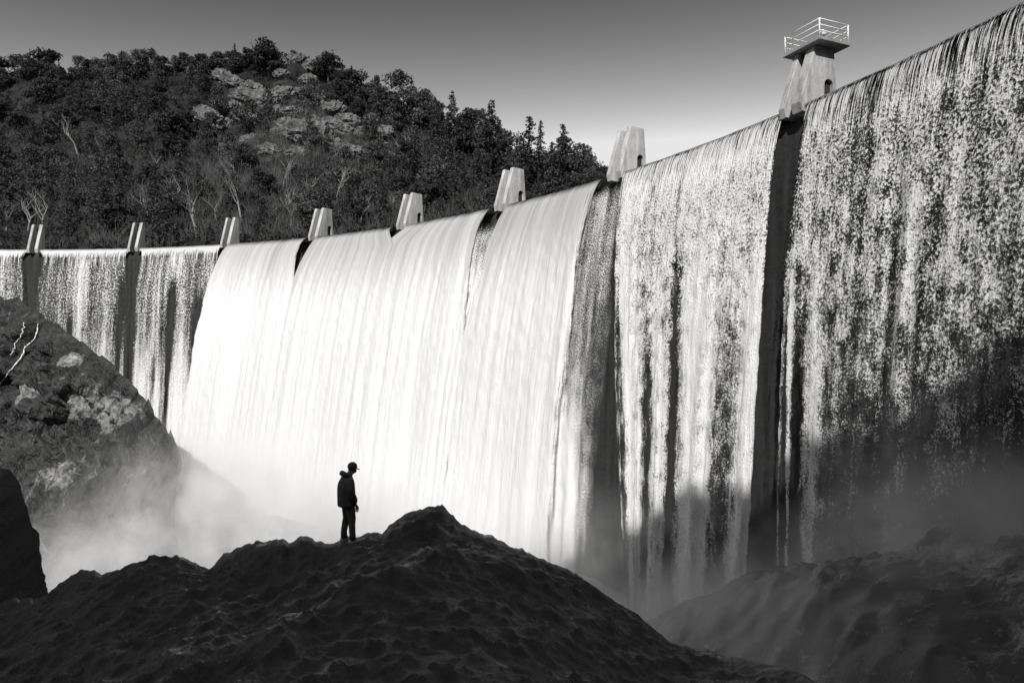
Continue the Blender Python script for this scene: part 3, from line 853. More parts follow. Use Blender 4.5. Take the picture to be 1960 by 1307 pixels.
while placed < 222 and tries < 6000:
    tries += 1
    x = r.uniform(-40, 1120); t = r.uniform(0.04, 0.93)
    p = Vector(hill_pt(x, t)); y = CY - p.z / p.y * F
    if r.random() < 0.65 and any(abs(x - a) < w_ * 0.6 and -4 < y - b < 24 for a, b, w_, h_ in ROCKS): continue
    
    kind = r.choices(('oak', 'pine', 'conifer'), (3, 4, 4 if x < 700 else 6))[0]
    h = {'oak': r.uniform(8, 15), 'pine': r.uniform(12, 21), 'conifer': r.uniform(14, 25)}[kind] * (1.0 if p.y > 250 else 0.85)
    lab = {'oak': "rounded dark oak in the dense forest covering the hillside", 'pine': "dark bushy pine in the dense forest covering the hillside", 'conifer': "pointed dark conifer in the dense forest covering the hillside"}[kind]
    tree(kind, r.randrange(3), p - Vector((0, 0, .3)), h, lab, {'oak': "oaks covering the hillside", 'pine': "pines covering the hillside", 'conifer': "conifers covering the hillside"}[kind])
    placed += 1
# undergrowth: leafy brush and bare grey twigs
n = 9500
bx = RNG.uniform(-120, 1180, n); bt = RNG.uniform(0.0, 1.0, n) ** 0.9
bp = hill_pt(bx, bt)
by = CY - bp[:, 2] / bp[:, 1] * F
keep = np.ones(n, bool)
for a, b, w_, h_ in ROCKS:
    keep &= ~((np.abs(bx - a) < w_ * 0.6) & (np.abs(by - b - 4) < h_ * 1.0) & (RNG.uniform(size=n) < 0.9))
keep &= ~((bx > 690) & (bx < 790) & (by > 280) & (by < 345) & (RNG.uniform(size=n) < 0.8))
bp = bp[keep]; bx = bx[keep]
m = 42
sz = RNG.uniform(0.9, 3.0, len(bp))
d = RNG.normal(size=(len(bp), m, 3)); d /= np.linalg.norm(d, axis=2, keepdims=True)
d *= RNG.uniform(0.4, 1.0, (len(bp), m, 1)) ** 0.6
c = bp[:, None, :] + d * sz[:, None, None] * np.array([1.3, 1.3, 0.9]) + np.array([0, 0, 0.6])
v, f = leaf_quads(c.reshape(-1, 3), 0.46, 0.1)
o = link("undergrowth", mesh_np("undergrowth", v, f, M_BRUSH)); tag(o, kind='stuff')
o['label'] = "dark brush covering the ground between the hillside trees"; o['category'] = "undergrowth"
n = 1500
bx = np.concatenate([RNG.normal(520, 170, n), RNG.uniform(-60, 900, n // 2)]); bt = np.concatenate([RNG.uniform(0.03, 0.55, n), RNG.uniform(0.02, 0.8, n // 2)])
ok = (bx < 1050) & (bx > -80); bx, bt = bx[ok], bt[ok]
bp = hill_pt(bx, bt)
m = 16
H_ = RNG.uniform(2.5, 7.0, len(bp))
base = bp[:, None, :] + RNG.normal(size=(len(bp), m, 3)) * np.array([.5, .5, 0])
dirv = RNG.normal(size=(len(bp), m, 3)) * np.array([.35, .35, .12]) + np.array([0, 0, 1])
mid = base + dirv * H_[:, None, None] * RNG.uniform(0.2, 0.5, (len(bp), m, 1))
tip = mid + (dirv + RNG.normal(size=dirv.shape) * .35) * H_[:, None, None] * RNG.uniform(0.2, 0.5, (len(bp), m, 1))
wdt = np.array([0.05, 0.02, 0])
q = np.stack([base - wdt, base + wdt, mid + wdt * .8, mid - wdt * .8, tip + wdt * .4, tip - wdt * .4], 2).reshape(-1, 3)
k6 = np.arange(len(bp) * m)[:, None] * 6
f = np.concatenate([k6 + np.array([[0, 1, 2, 3]]), k6 + np.array([[3, 2, 4, 5]])])
o = link("dry_brush", mesh_np("dry_brush", q, f, M_TWIG)); tag(o, kind='stuff')
o['label'] = "pale leafless twiggy brush on the lower hillside"; o['category'] = "brush"

# ---- rock outcrops on the hill
def rock_mesh(name, size, seed, mat, sub=4, jag=0.55, freq=1.2, flat=True):
    bm = bmesh.new()
    bmesh.ops.create_icosphere(bm, subdivisions=sub, radius=1.0)
    co = np.array([v.co[:] for v in bm.verts])
    n1 = ridged(co[:, 0] * freq + seed, co[:, 1] * freq, co[:, 2] * freq, seed=seed) - 0.5
    n2 = ridged(co[:, 0] * freq * 3.2, co[:, 1] * freq * 3.2 + seed, co[:, 2] * freq * 2.0, seed=seed + 3) - 0.5
    rr = 1 + n1 * jag * 1.5 + n2 * jag * 0.8
    # crude blocky facets
    co = co * rr[:, None]
    co = np.sign(co) * np.abs(co) ** 0.8
    co = co * np.array(size)
    for v, c_ in zip(bm.verts, co): v.co = c_
    return bm_mesh(name, bm, mat, not flat)
RL = "pale broken rock outcrop among trees on the hill"
for i, (x, y, w_, h_) in enumerate(ROCKS):
    p = hill_at(x, y)
    s = p.y / F
    q_ = 0.46 if y < 215 else 0.66
    sx, sz_ = w_ * s * q_, h_ * s * (q_ + 0.16)
    me = rock_mesh("rock_outcrop", (sx, sx * 0.6, sz_), 200 + i, M_PALE, 5, 0.85, 2.1)
    o = link("rock_outcrop", me, None, p + Vector((0, -0.8, 0.5 + 0.3 * sz_)))
    o.rotation_euler = (R_(-18), R_(r.uniform(-14, 24)), r.uniform(-.4, .4))
    lab = {0: "pale jagged rock peak left of the wooded summit", 6: "large pale rocks on the very summit of the hill, against the sky", 12: "bright pale cliff patch on the middle of the hillside", 9: "pale rock patch alone in dark trees left of the mid slope",
           20: "pale bare scree patch among trees on the right slope"}.get(i)
    tag(o, lab or RL, "rock outcrop", "landmark rocks on the hill" if lab else "pale rock outcrops on the hillside")

# ------------------------------------------------------------------ valley: ground, river, cliffs
def gpatch(name, P, mat, smooth_shade=False, attrs=None):
    nr, nc = P.shape[:2]
    return mesh_np(name, P.reshape(-1, 3), grid_faces(nr, nc), mat, smooth_shade, None, attrs)

V = np.array([[-2500, -2500, -40], [2500, -2500, -40], [2500, 2500, -40], [-2500, 2500, -40]], float)
tag(link("ground", mesh_np("ground", V, np.array([[0, 1, 2, 3]]), M_HILL)), kind='structure')

# river pool with a raised churning apron towards the right abutment
xs = np.linspace(-75, 46, 300); ys = np.linspace(14, 128, 280)
XX, YY = np.meshgrid(xs, ys)
rad = np.hypot(XX - DC.x, YY - DC.y); thd = np.degrees(np.arctan2(YY - DC.y, XX - DC.x)); dd = DR - rad
ab = smooth(30, 14, thd) * smooth(34, 3, dd)                   # apron rising to the right end of the dam
Zr = -28 + ab * 17.5
hump = np.exp(-((dd - 13) / 4.0) ** 2) * smooth(33, 26, thd) * smooth(8, 22, thd)
Zr = Zr + hump * 1.8
ch = smooth(16, 2, dd)
Zr = Zr + (fbm(XX * 0.22, YY * 0.22, seed=71, oct=3) - 0.5) * (0.6 + 3.2 * ab + 1.2 * ch) + (fbm(XX * 1.1, YY * 1.1, seed=72, oct=5, gain=0.65) - 0.5) * (0.5 + 0.9 * ab + 0.8 * ch)
foamA = np.clip(0.34 + 0.30 * ab + 0.9 * smooth(20, 4, dd) * smooth(24, 36, thd) - 0.35 * hump + (fbm(XX * 0.1, YY * 0.1, seed=74) - 0.5) * 0.5, 0, 1.4)
o = link("river_water", gpatch("river_water", np.stack([XX, YY, Zr], -1), M_RIVER, True, {'foam': foamA}))
tag(o, kind='structure')

# big wet cliff on the left bank
DY_ = -3
LR = [(-420, 430, 104), (-200, 500, 100), (-60, 548, 96), (0, 566, 93), (35, 574, 92), (62, 592, 90), (100, 616, 88), (150, 641, 86), (200, 690, 84), (250, 729, 82), (275, 756, 81),
      (292, 786, 80), (318, 815, 79), (335, 845, 78), (341, 880, 76), (338, 930, 75), (334, 1000, 74), (345, 1060, 73), (360, 1130, 72)]
tcol = np.linspace(0, 1, 190)
acc = np.linspace(0, 1, len(LR))
lx = np.interp(tcol, acc, [p[0] for p in LR]); ly_ = np.interp(tcol, acc, [p[1] for p in LR]); lY = np.interp(tcol, acc, [p[2] + DY_ for p in LR])
RX = (lx - CX) / F * lY; RZ = (CY - ly_) / F * lY
ly_ = ly_ + (fbm(lx * 0.06, 0 * lx, seed=95) - 0.5) * 8 + facet(tcol * 26, 0 * tcol + .5, 435, 1.4) * 14
RZ = (CY - ly_) / F * lY
rows = np.concatenate([np.linspace(-1, -0.05, 14), np.linspace(0, 1, 150)])
P = np.zeros((len(rows), len(tcol), 3))
for ri, q in enumerate(rows):
    if q < 0:
        k = -q
        P[ri] = np.stack([RX - 6 * k, lY + 26 * k, RZ - (8 * k + 40 * k * k)], -1)
    else:
        drop = np.maximum(RZ + 31, 0.5)
        zz = RZ - drop * q
        run = np.minimum(drop * 0.75, 30) * (0.25 * q + 0.75 * q ** 1.6)
        P[ri] = np.stack([RX - run * 0.20, lY - run, zz], -1)
amp = smooth(0.0, 0.12, np.abs(rows))[:, None]
wx, wy, wz = P[..., 0], P[..., 1], P[..., 2]
sl = (wx * 0.75 + wz * 0.62)                     # foliation dips to the right
n = (ridged(wx * 0.10, wy * 0.08, wz * 0.10, seed=91) - 0.5) * 7.0 + (ridged(sl * 0.35, wx * 0.06, wz * 0.1, seed=92) - 0.5) * 3.2 + (ridged(wx * 0.6, wz * 0.5, wy * .3, seed=93) - 0.5) * 1.6
# blocky ledges and broken slabs
n = n + crag(sl * 0.16 + wy * .02, (wx * 0.62 - wz * 0.75) * 0.10, 431, 1.6, .8, -1) * 7.0 + crag(sl * 0.5, (wx * 0.62 - wz * 0.75) * 0.28 + wy * .1, 432, 1.6, .8) * 2.6 + crag(sl * 1.3, (wx * 0.62 - wz * 0.75) * 0.9, 433, 1.6, .8) * 0.9
n = n + 1.2 * (np.floor((sl * 0.22 + fbm(wx * .12, wz * .12, seed=94) * 1.6) * 2) / 2 - sl * 0.22)
P[..., 1] -= n * amp * 0.9
P[..., 0] += (fbm(wz * 0.3, wy * 0.3, seed=96) - 0.5) * 1.8 * amp
P[..., 2] += (fbm(wx * 0.3, wz * 0.3, seed=97) - 0.5) * 1.2 * amp
sxp = CX + F * P[..., 0] / P[..., 1]; syp = CY - F * P[..., 2] / P[..., 1]
front = rows > 0.01
def on_cliff(x, y):
    d_ = (sxp - x) ** 2 + (syp - y) ** 2
    d_[~front] = 1e9
    return P[np.unravel_index(int(np.argmin(d_)), d_.shape)]
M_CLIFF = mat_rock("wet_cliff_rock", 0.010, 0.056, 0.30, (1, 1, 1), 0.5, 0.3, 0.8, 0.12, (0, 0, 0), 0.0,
                   [(tuple(on_cliff(165, 770)), 2.6), (tuple(on_cliff(212, 785)), 3.0), (tuple(on_cliff(130, 690)), 1.8), (tuple(on_cliff(110, 905)), 1.8), (tuple(on_cliff(40, 745)), 1.8)])  # sunlit spots put into the rock colour as pale patches
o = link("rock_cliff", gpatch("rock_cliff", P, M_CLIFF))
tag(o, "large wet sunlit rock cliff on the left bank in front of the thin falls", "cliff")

# white trickles of water running down the cliff
def trickle(path, wd, label, sd_):
    pts = []
    for k in range(60):
        u = k / 59 * (len(path) - 1); a = int(min(u, len(path) - 2)); f_ = u - a
        x = path[a][0] * (1 - f_) + path[a + 1][0] * f_ + (float(fbm(k * .35, sd_, seed=sd_)) - .5) * 5
        y = path[a][1] * (1 - f_) + path[a + 1][1] * f_
        pts.append(on_cliff(x, y))
    pts = np.array(pts)
    ker = np.array([1, 2, 3, 2, 1]) / 9
    pts = np.stack([np.convolve(np.pad(pts[:, c], 2, 'edge'), ker, 'valid') for c in range(3)], 1)
    pts += np.array([0.08, -0.22, 0.10])
    bm = bmesh.new()
    add_tube(bm, pts, [wd * (0.15 + 1.9 * max(0, float(fbm(k * .8, 3.0, seed=sd_ + 1)) - .25)) for k in range(60)], 6)
    o = link("water_trickle", bm_mesh("water_trickle", bm, M_TRICK, True)); tag(o, label, "trickle of water", "trickles on the left cliff")
M_TRICK = mat_plain("foaming_trickle", 0.75, 0.7, 0.3, 1.5, 0.2)
trickle([(76, 622), (58, 652), (40, 690), (18, 716), (-12, 752)], 0.10, "long white trickle of water slanting down the left cliff", 301)
trickle([(47, 622), (44, 640), (28, 664), (20, 676)], 0.07, "short white trickle left of the long slanting one on the cliff", 302)

# near dark cliff at the left frame edge
NR = [(-330, 770, 25), (-120, 845, 24), (-20, 890, 23), (18, 898, 22.6), (36, 922, 22.3), (46, 955, 22), (56, 988, 21.8), (60, 1008, 21.6), (74, 1020, 21.5), (76, 1060, 21.2), (84, 1100, 21), (92, 1130, 20.8), (96, 1160, 20.6), (104, 1240, 20.2)]
acc = np.linspace(0, 1, len(NR)); tcol = np.linspace(0, 1, 120)
lx = np.interp(tcol, acc, [p[0] for p in NR]); ly_ = np.interp(tcol, acc, [p[1] for p in NR]); lY = np.interp(tcol, acc, [p[2] for p in NR])
lx = lx + (fbm(tcol * 40, 0 * tcol, seed=98) - 0.5) * 9
RX = (lx - CX) / F * lY; RZ = (CY - ly_) / F * lY
rows = np.concatenate([np.linspace(-1, -0.1, 8), np.linspace(0, 1, 50)])
P = np.zeros((len(rows), len(tcol), 3))
for ri, q in enumerate(rows):
    if q < 0: P[ri] = np.stack([RX - 5 * -q, lY + 5 * -q, RZ - 6 * q * q], -1)
    else: P[ri] = np.stack([RX - 2.2 * q, lY - 8 * q ** 1.2, RZ - 5.5 * q], -1)
amp = smooth(0, 0.15, np.abs(rows))[:, None]
P[..., 1] -= ((ridged(P[..., 0] * .4, P[..., 2] * .5, P[..., 1] * .3, seed=99) - 0.5) * 1.6 + (ridged(P[..., 0] * 1.6, P[..., 2] * 1.8, seed=100) - 0.5) * 0.4) * amp
o = link("rock_cliff", gpatch("rock_cliff", P, M_FGROCK))
tag(o, "dark shaded rock wall rising at the lower left frame edge", "cliff")

# foreground rock the person stands on
FG = [(-900, 1220), (-200, 1175), (0, 1150), (60, 1142), (95, 1132), (112, 1120), (132, 1105), (165, 1097), (200, 1094), (222, 1086), (245, 1080), (270, 1075), (279, 1074), (282, 1062), (298, 1055), (340, 1058), (347, 1065), (372, 1074), (390, 1082), (404, 1089),
      (412, 1078), (420, 1064), (428, 1054), (440, 1052), (452, 1044), (468, 1042), (486, 1041), (489, 1032), (520, 1031), (545, 1030), (553, 1036), (575, 1030), (615, 1029), (622, 1034), (640, 1032), (652, 1026), (690, 1022), (704, 1014), (730, 1016),
      (742, 1003), (760, 988), (778, 984), (796, 979), (806, 974), (818, 972), (846, 973), (862, 985), (880, 998), (910, 1012), (950, 1032), (990, 1048), (1050, 1072), (1090, 1092), (1130, 1118), (1170, 1148), (1210, 1172), (1250, 1198), (1290, 1228),
      (1330, 1240), (1380, 1252), (1440, 1264), (1500, 1276), (1540, 1292), (1600, 1322), (1750, 1420), (2100, 1640), (2900, 2100)]
FD = [(-900, 19), (0, 18.5), (100, 18), (300, 16.8), (410, 16.2), (500, 15.6), (668, 15.0), (740, 15.6), (830, 16.2), (950, 16), (1250, 15), (1500, 12.5), (1750, 9), (2900, 5)]
_gx = np.arange(-1200, 3200, 10.0); _gy = np.interp(_gx, [p[0] for p in FG], [p[1] for p in FG])
_k = np.exp(-np.linspace(-2, 2, 61) ** 2); _k /= _k.sum()
_gs = np.convolve(np.pad(_gy, 30, 'edge'), _k, 'valid')
FGS = list(zip(_gx.tolist(), (_gs + 8).tolist()))
def fg_pt(x, t):
    """t 0 at the photographer's feet, 1 on the ridge, above 1 the far side"""
    x = np.asarray(x, float); t = np.asarray(t, float)
    Yr = lerp_pts(FD, x); yr = lerp_pts(FG, x) + (crag(x * 0.022, 0 * x + .5, 421, 1.6, .8, -1) * 14 + crag(x * 0.07, 0 * x + .5, 422, 1.4, .8, -1) * 6 + crag(x * 0.17, 0 * x + .5, 424, 1.4, .8, -1) * 3.5 + (ridged(x * 0.3, 0 * x, seed=423) - .5) * 2) * (1 - np.exp(-((x - 668) / 50.0) ** 2)) * smooth(1480, 1280, x) + 6 * np.exp(-((x - 668) / 60.0) ** 2)
    zr = (CY - yr) / F * Yr
    Y0 = 1.0; z0 = -1.95
    tt = np.clip(t, 0, 1); o_ = np.maximum(t - 1, 0)
    Y = Y0 + (Yr - Y0) * tt + o_ * 9
    zs = (CY - lerp_pts(FGS, x)) / F * Yr
    z = z0 + (zs - z0) * tt + (zr - zs) * smooth(0.86, 1.0, tt)
    X = (x - CX) / F * Y
    rise = (-(yr - 1040) * 0.004)
    win = smooth(0, 0.15, tt) * smooth(1.0, 0.90, tt)
    sag = 0.55 * np.sin(np.pi * tt) ** 1.3
    sl = X * 0.55 + Y * 0.30 + z * 1.3
    z = z - sag * win + win * (crag(sl * 0.55, X * 0.20 - Y * 0.24, 411, 1.5, .8) * 0.42 + crag(sl * 1.5, X * 0.55 - Y * 0.6, 412, 1.6, .8) * 0.26 + crag(X * 2.2 + Y * .8, Y * 2.6 - X * .9, 413, 1.9, .7) * 0.15 + crag(X * 5.5 + Y * 1.5, Y * 6 - X * 2, 414, 1.9, .7) * 0.075)
    z = z - o_ * 5 - o_ ** 2 * 16
    return np.stack([X, Y, z], -1)
xs = np.unique(np.concatenate([np.linspace(-900, -60, 50), np.linspace(-60, 1600, 620), np.linspace(1600, 2900, 50)]))
tt = np.concatenate([np.linspace(0, 0.86, 190), np.linspace(0.863, 1, 40), [1.01, 1.03, 1.07, 1.14, 1.25, 1.4, 1.6, 1.8]])
XX, TT = np.meshgrid(xs, tt)
P = fg_pt(XX, TT)
P[..., 2] += (fbm(P[..., 0] * 5, P[..., 1] * 3, seed=114, oct=4) - 0.5) * 0.05
FGP = P.reshape(-1, 3)
o = link("rock_ledge", gpatch("rock_ledge", P, M_FGROCK))
tag(o, "dark rock ridge in the foreground that the person stands on", "rock")

# wooded hillside behind the photographer: throws the shade over the foreground and the lower right falls
xs = np.linspace(-260, 260, 700); q = np.linspace(0, 1, 60)
XX, QQ = np.meshgrid(xs, q)
RY = -80.0
top = 93.5 + 4.0 * ridged(XX * 0.22, 0 * XX, seed=124, oct=4) + 6 * smooth(6, -14, XX) - 14 * smooth(-24, -55, XX) + (fbm(XX * 0.03, 0 * XX, seed=121) - 0.5) * 5 + (fbm(XX * 0.25, 0 * XX, seed=122, oct=3) - 0.5) * 3.0
YY = np.where(QQ < 0.6, -14 - (QQ / 0.6) * 66, RY - (QQ - 0.6) / 0.4 * 70)
ZZ = np.where(QQ < 0.6, -8 + (top + 8) * (QQ / 0.6) ** 0.85, top - (QQ - 0.6) / 0.4 * 60) + (fbm(XX * .06, YY * .06, seed=123) - .5) * 6 * smooth(0, .2, QQ) * smooth(0.6, 0.45, np.minimum(QQ, 0.6))
o = link("canyon_slope", gpatch("canyon_slope", np.stack([XX, YY, ZZ], -1), M_HILL, True))
tag(o, kind='structure')
# unseen right bank beyond the frame, added to block sky light
q1 = np.linspace(-150, 42, 60); q2 = np.linspace(0, 1, 30)
YY, QQ = np.meshgrid(q1, q2)
XX = 52 + QQ * 90 + (fbm(YY * .04, QQ * 3, seed=131) - .5) * 10
ZZ = -22 + QQ * 100 + (fbm(YY * .08, XX * .08, seed=132) - .5) * 6
o = link("added_unseen_bank", gpatch("added_unseen_bank", np.stack([XX, YY, ZZ], -1), M_HILL, True)); tag(o, kind='structure')
# ------------------------------------------------------------------ person
FW = Vector((0.82, 0.57, 0)).normalized(); SD = Vector((FW.y, -FW.x, 0))
M_JACKET = mat_plain("dark_jacket_cloth", 0.13, 0.85, 0.15, 9.0, 0.25)
M_JEANS = mat_plain("dark_denim", 0.13, 0.9, 0.1, 12.0, 0.25)
M_CAP = mat_plain("dark_cap_cloth", 0.13, 0.85, 0.1)
M_SKIN = mat_plain("skin", 0.22, 0.5, 0.3)
M_SHOE = mat_plain("pale_shoe_leather", 0.62, 0.6, 0.3)
M_HAIR = mat_plain("dark_hair", 0.08, 0.7, 0.2)
pY = 14.75
ptx = 666.0
ts = np.linspace(0.9, 1.0, 200)
pp = fg_pt(np.full_like(ts, ptx), ts)
i = int(np.argmin(np.abs(pp[:, 1] - pY)))
foot = Vector(pp[i])
near = FGP[np.hypot(FGP[:, 0] - foot.x, FGP[:, 1] - foot.y) < 0.32]
foot.z = float(np.percentile(near[:, 2], 92)) - 0.01
person = empty("person", foot)
tag(person, "person in dark hooded jacket, cap, jeans and pale shoes looking down on the rock ridge", "person")
def L(f, s_, z): return FW * f + SD * s_ + Vector((0, 0, z))
def skin_obj(name, joints, edges, mat, root_i, parent, sub=2):
    me = bpy.data.meshes.new(name)
    me.from_pydata([L(*j[:3]) for j in joints], edges, [])
    o = bpy.data.objects.new(name, me); COL.objects.link(o); o.parent = parent
    md = o.modifiers.new("skin", 'SKIN'); md.use_smooth_shade = True
    if not me.skin_vertices:
        me.attributes  # layer is made by the modifier below
        bpy.context.view_layer.objects.active = o
        bpy.ops.mesh.customdata_skin_add()
    for k, j in enumerate(joints):
        sv = me.skin_vertices[0].data[k]
        rr = j[3] if isinstance(j[3], tuple) else (j[3], j[3])
        sv.radius = rr; sv.use_root = (k == root_i)
    ms = o.modifiers.new("sub", 'SUBSURF'); ms.levels = sub; ms.render_levels = sub
    me.materials.append(mat)
    return o
J = [(0, 0, .95, .12), (-.02, 0, 1.13, .115), (-.02, 0, 1.31, .125), (0, 0, 1.44, .085), (.035, 0, 1.515, .055), (.075, 0, 1.575, .062), (.115, 0, 1.645, .085), (.12, 0, 1.72, .075),
     (.205, 0, 1.625, .020), (.105, .085, 1.635, .014), (.105, -.085, 1.635, .014), (.165, 0, 1.565, .040)]
E_ = [(0, 1), (1, 2), (2, 3), (3, 4), (4, 5), (5, 6), (6, 7), (6, 8), (6, 9), (6, 10), (5, 11)]
def limb(start, pts):
    k = start
    for p in pts:
        J.append(p); E_.append((k, len(J) - 1)); k = len(J) - 1
    return k
for sg in (1, -1):
    wz = .86 if sg > 0 else .88
    fo = .10 if sg > 0 else .04
    wr = limb(3, [(0, sg * .165, 1.415, .06), (-.03, sg * .225, 1.15, .042), (fo, sg * .225, wz, .028)])
    pm = limb(wr, [(fo + .015, sg * .222, wz - .06, .030), (fo + .025, sg * .218, wz - .095, .030)])
    for q, (df, ln) in enumerate(((.032, .068), (.011, .078), (-.011, .072), (-.030, .056))):
        limb(pm, [(fo + .028 + df, sg * .212, wz - .115, .0095), (fo + .036 + df, sg * .200, wz - .115 - ln * .55, .0088), (fo + .034 + df, sg * .183, wz - .115 - ln * .95, .0078)])
    limb(wr, [(fo + .045, sg * .212, wz - .045, .012), (fo + .072, sg * .200, wz - .080, .0105), (fo + .078, sg * .192, wz - .108, .009)])
    fx = .06 if sg > 0 else -.04
    limb(0, [(0, sg * .085, .88, .09), (.035 + fx * .5, sg * .115, .50, .055), (fx, sg * .135, .09, .042), (fx + .10, sg * .15, .045, .034)])
body = skin_obj("body", J, E_, M_SKIN, 0, person)

def loft(bm, rings, n=18, cap=True):
    """rings: (f, s, z, rf, rs)"""
    R = []
    for (f, s_, z, rf, rs) in rings:
        R.append([bm.verts.new(L(f + rf * math.cos(2 * math.pi * k / n), s_ + rs * math.sin(2 * math.pi * k / n), z)) for k in range(n)])
    for a, b in zip(R, R[1:]):
        for k in range(n): bm.faces.new((a[k], a[(k + 1) % n], b[(k + 1) % n], b[k]))
    if cap: bm.faces.new(R[0][::-1]); bm.faces.new(R[-1])
bm = bmesh.new()
loft(bm, [(-.02, 0, .80, .205, .235), (-.022, 0, .815, .214, .242), (-.03, 0, .95, .205, .235), (-.04, 0, 1.10, .200, .232), (-.045, 0, 1.25, .196, .240), (-.035, 0, 1.36, .170, .225), (-.02, 0, 1.43, .130, .175), (.0, 0, 1.48, .085, .10), (.02, 0, 1.515, .072, .078)])
for sg in (1, -1):
    wz = .88 if sg > 0 else .90; fo = .085 if sg > 0 else .03
    add_tube(bm, [L(-.02, sg * .14, 1.42), L(-.02, sg * .205, 1.37), L(-.03, sg * .255, 1.25), L(-.03, sg * .265, 1.13), L(fo * .5 + .01, sg * .255, 1.0), L(fo, sg * .235, wz)], [.078, .092, .088, .082, .074, .058], 12)
# hood lying on the shoulders behind the neck
add_tube(bm, [L(.04, .115, 1.46), L(-.06, .105, 1.52), L(-.125, .05, 1.545), L(-.135, 0, 1.55), L(-.125, -.05, 1.545), L(-.06, -.105, 1.52), L(.04, -.115, 1.46)], [.03, .055, .065, .068, .065, .055, .03], 10)
me = bm_mesh("jacket", bm, M_JACKET, True)
jk = link("jacket", me, person)
ms = jk.modifiers.new("sub", 'SUBSURF'); ms.levels = 1; ms.render_levels = 1
bm = bmesh.new()
loft(bm, [(-.015, 0, .80, .125, .165), (-.01, 0, .90, .130, .170), (-.01, 0, .97, .125, .165)])
for sg in (1, -1):
    fx = .06 if sg > 0 else -.04
    add_tube(bm, [L(-.005, sg * .088, .90), L(.005, sg * .09, .80), L(.03 + fx * .4, sg * .115, .52), L(.01 + fx * .6, sg * .12, .40), L(fx - .005, sg * .13, .20), L(fx, sg * .135, .06)], [.125, .116, .084, .076, .070, .074], 14)
link("jeans", bm_mesh("jeans", bm, M_JEANS, True), person)
for sg in (1, -1):
    fx = .06 if sg > 0 else -.04
    bm = bmesh.new()
    rg = []
    for (f, wd, h) in ((-.095, .030, .06), (-.075, .042, .085), (0, .046, .095), (.07, .050, .075), (.14, .052, .055), (.19, .040, .045), (.21, .016, .03)):
        s0 = sg * .138 + f * .12 * sg
        up = .02 * max(0, f / .2) if sg > 0 else 0
        rg.append([bm.verts.new(L(fx + f, s0 + wd * c_, z + up)) for (c_, z) in ((-1, -.015), (1, -.015), (1.05, .012), (.8, h * .7), (0, h), (-.8, h * .7), (-1.05, .012))])
    for a, b in zip(rg, rg[1:]):
        for k in range(7): bm.faces.new((a[k], a[(k + 1) % 7], b[(k + 1) % 7], b[k]))
    bm.faces.new(rg[0][::-1]); bm.faces.new(rg[-1])
    link("shoe", bm_mesh("shoe", bm, M_SHOE, True), person)
# cap, tilted down with the head
bm = bmesh.new()
tilt = R_(14)
def H(f, s_, z):
    f2 = f * math.cos(tilt) + z * math.sin(tilt); z2 = -f * math.sin(tilt) + z * math.cos(tilt)
    return L(.108 + f2, s_, 1.675 + z2)
rg = []
for k in range(7):
    a = k / 6 * math.pi / 2
    rr = math.cos(a) if k < 6 else 0.02
    rg.append([bm.verts.new(H(-.005 + .112 * rr * math.cos(2 * math.pi * j / 18), .098 * rr * math.sin(2 * math.pi * j / 18), .105 * math.sin(a))) for j in range(18)])
lo = [bm.verts.new(H(-.005 + .110 * math.cos(2 * math.pi * j / 18), .096 * math.sin(2 * math.pi * j / 18), -.03)) for j in range(18)]
rg.insert(0, lo)
for a, b in zip(rg, rg[1:]):
    for k in range(18): bm.faces.new((a[k], a[(k + 1) % 18], b[(k + 1) % 18], b[k]))
bm.faces.new(rg[-1])
cp = link("cap", bm_mesh("cap", bm, M_CAP, True), person)
bm = bmesh.new()
top, bot = [], []
for k in range(9):
    a = R_(-62 + 124 * k / 8)
    for (lst, dz) in ((top, .006), (bot, -.004)):
        lst.append((bm.verts.new(H(.098 * math.cos(a), .094 * math.sin(a), -.012 + dz)), bm.verts.new(H(.098 * math.cos(a) + .085 * math.cos(a * .6), .082 * math.sin(a), -.040 + dz))))
for k in range(8):
    bm.faces.new((top[k][0], top[k + 1][0], top[k + 1][1], top[k][1])); bm.faces.new((bot[k][0], bot[k][1], bot[k + 1][1], bot[k + 1][0]))
    bm.faces.new((top[k][1], top[k + 1][1], bot[k + 1][1], bot[k][1])); bm.faces.new((top[k][0], bot[k][0], bot[k + 1][0], top[k + 1][0]))
bm.faces.new((top[0][0], top[0][1], bot[0][1], bot[0][0])); bm.faces.new((top[8][0], bot[8][0], bot[8][1], top[8][1]))
link("brim", bm_mesh("brim", bm, M_CAP), cp)
# short hair and beard
bm = bmesh.new()
add_tube(bm, [L(.065, 0, 1.575), L(.075, 0, 1.62), L(.09, 0, 1.66)], [.045, .078, .088], 12)
link("hair", bm_mesh("hair", bm, M_HAIR, True), person)
bm = bmesh.new()
add_tube(bm, [L(.13, 0, 1.60), L(.155, 0, 1.565), L(.165, 0, 1.53)], [.062, .055, .028], 10)
link("beard", bm_mesh("beard", bm, M_HAIR, True), person)

# ------------------------------------------------------------------ bird high over the hill
bp_ = px(636, 98, 170)
bm = bmesh.new()
add_tube(bm, [(-.28, 0, 0), (-.16, 0, .02), (0, 0, .03), (.14, 0, .03), (.22, 0, .04), (.29, 0, .03)], [.02, .05, .09, .07, .05, .01], 8)
for sg in (1, -1):
    pts = [(.10, .04, .06), (.14, .3, .22), (.05, .62, .30), (-.05, .60, .295), (-.03, .3, .20), (-.10, .04, .05)]
    for dz, fl in ((.012, 1), (-.012, -1)):
        vs = [bm.verts.new((a, b * sg, c + dz)) for a, b, c in pts]
        bm.faces.new(vs)
b = link("bird", bm_mesh("bird", bm, M_HAIR, True), None, bp_)
b.rotation_euler = (R_(20), 0, R_(35)); b.scale = (1.2, 1.2, 1.2)
tag(b, "tiny dark bird flying in the sky above the rocky summit", "bird")

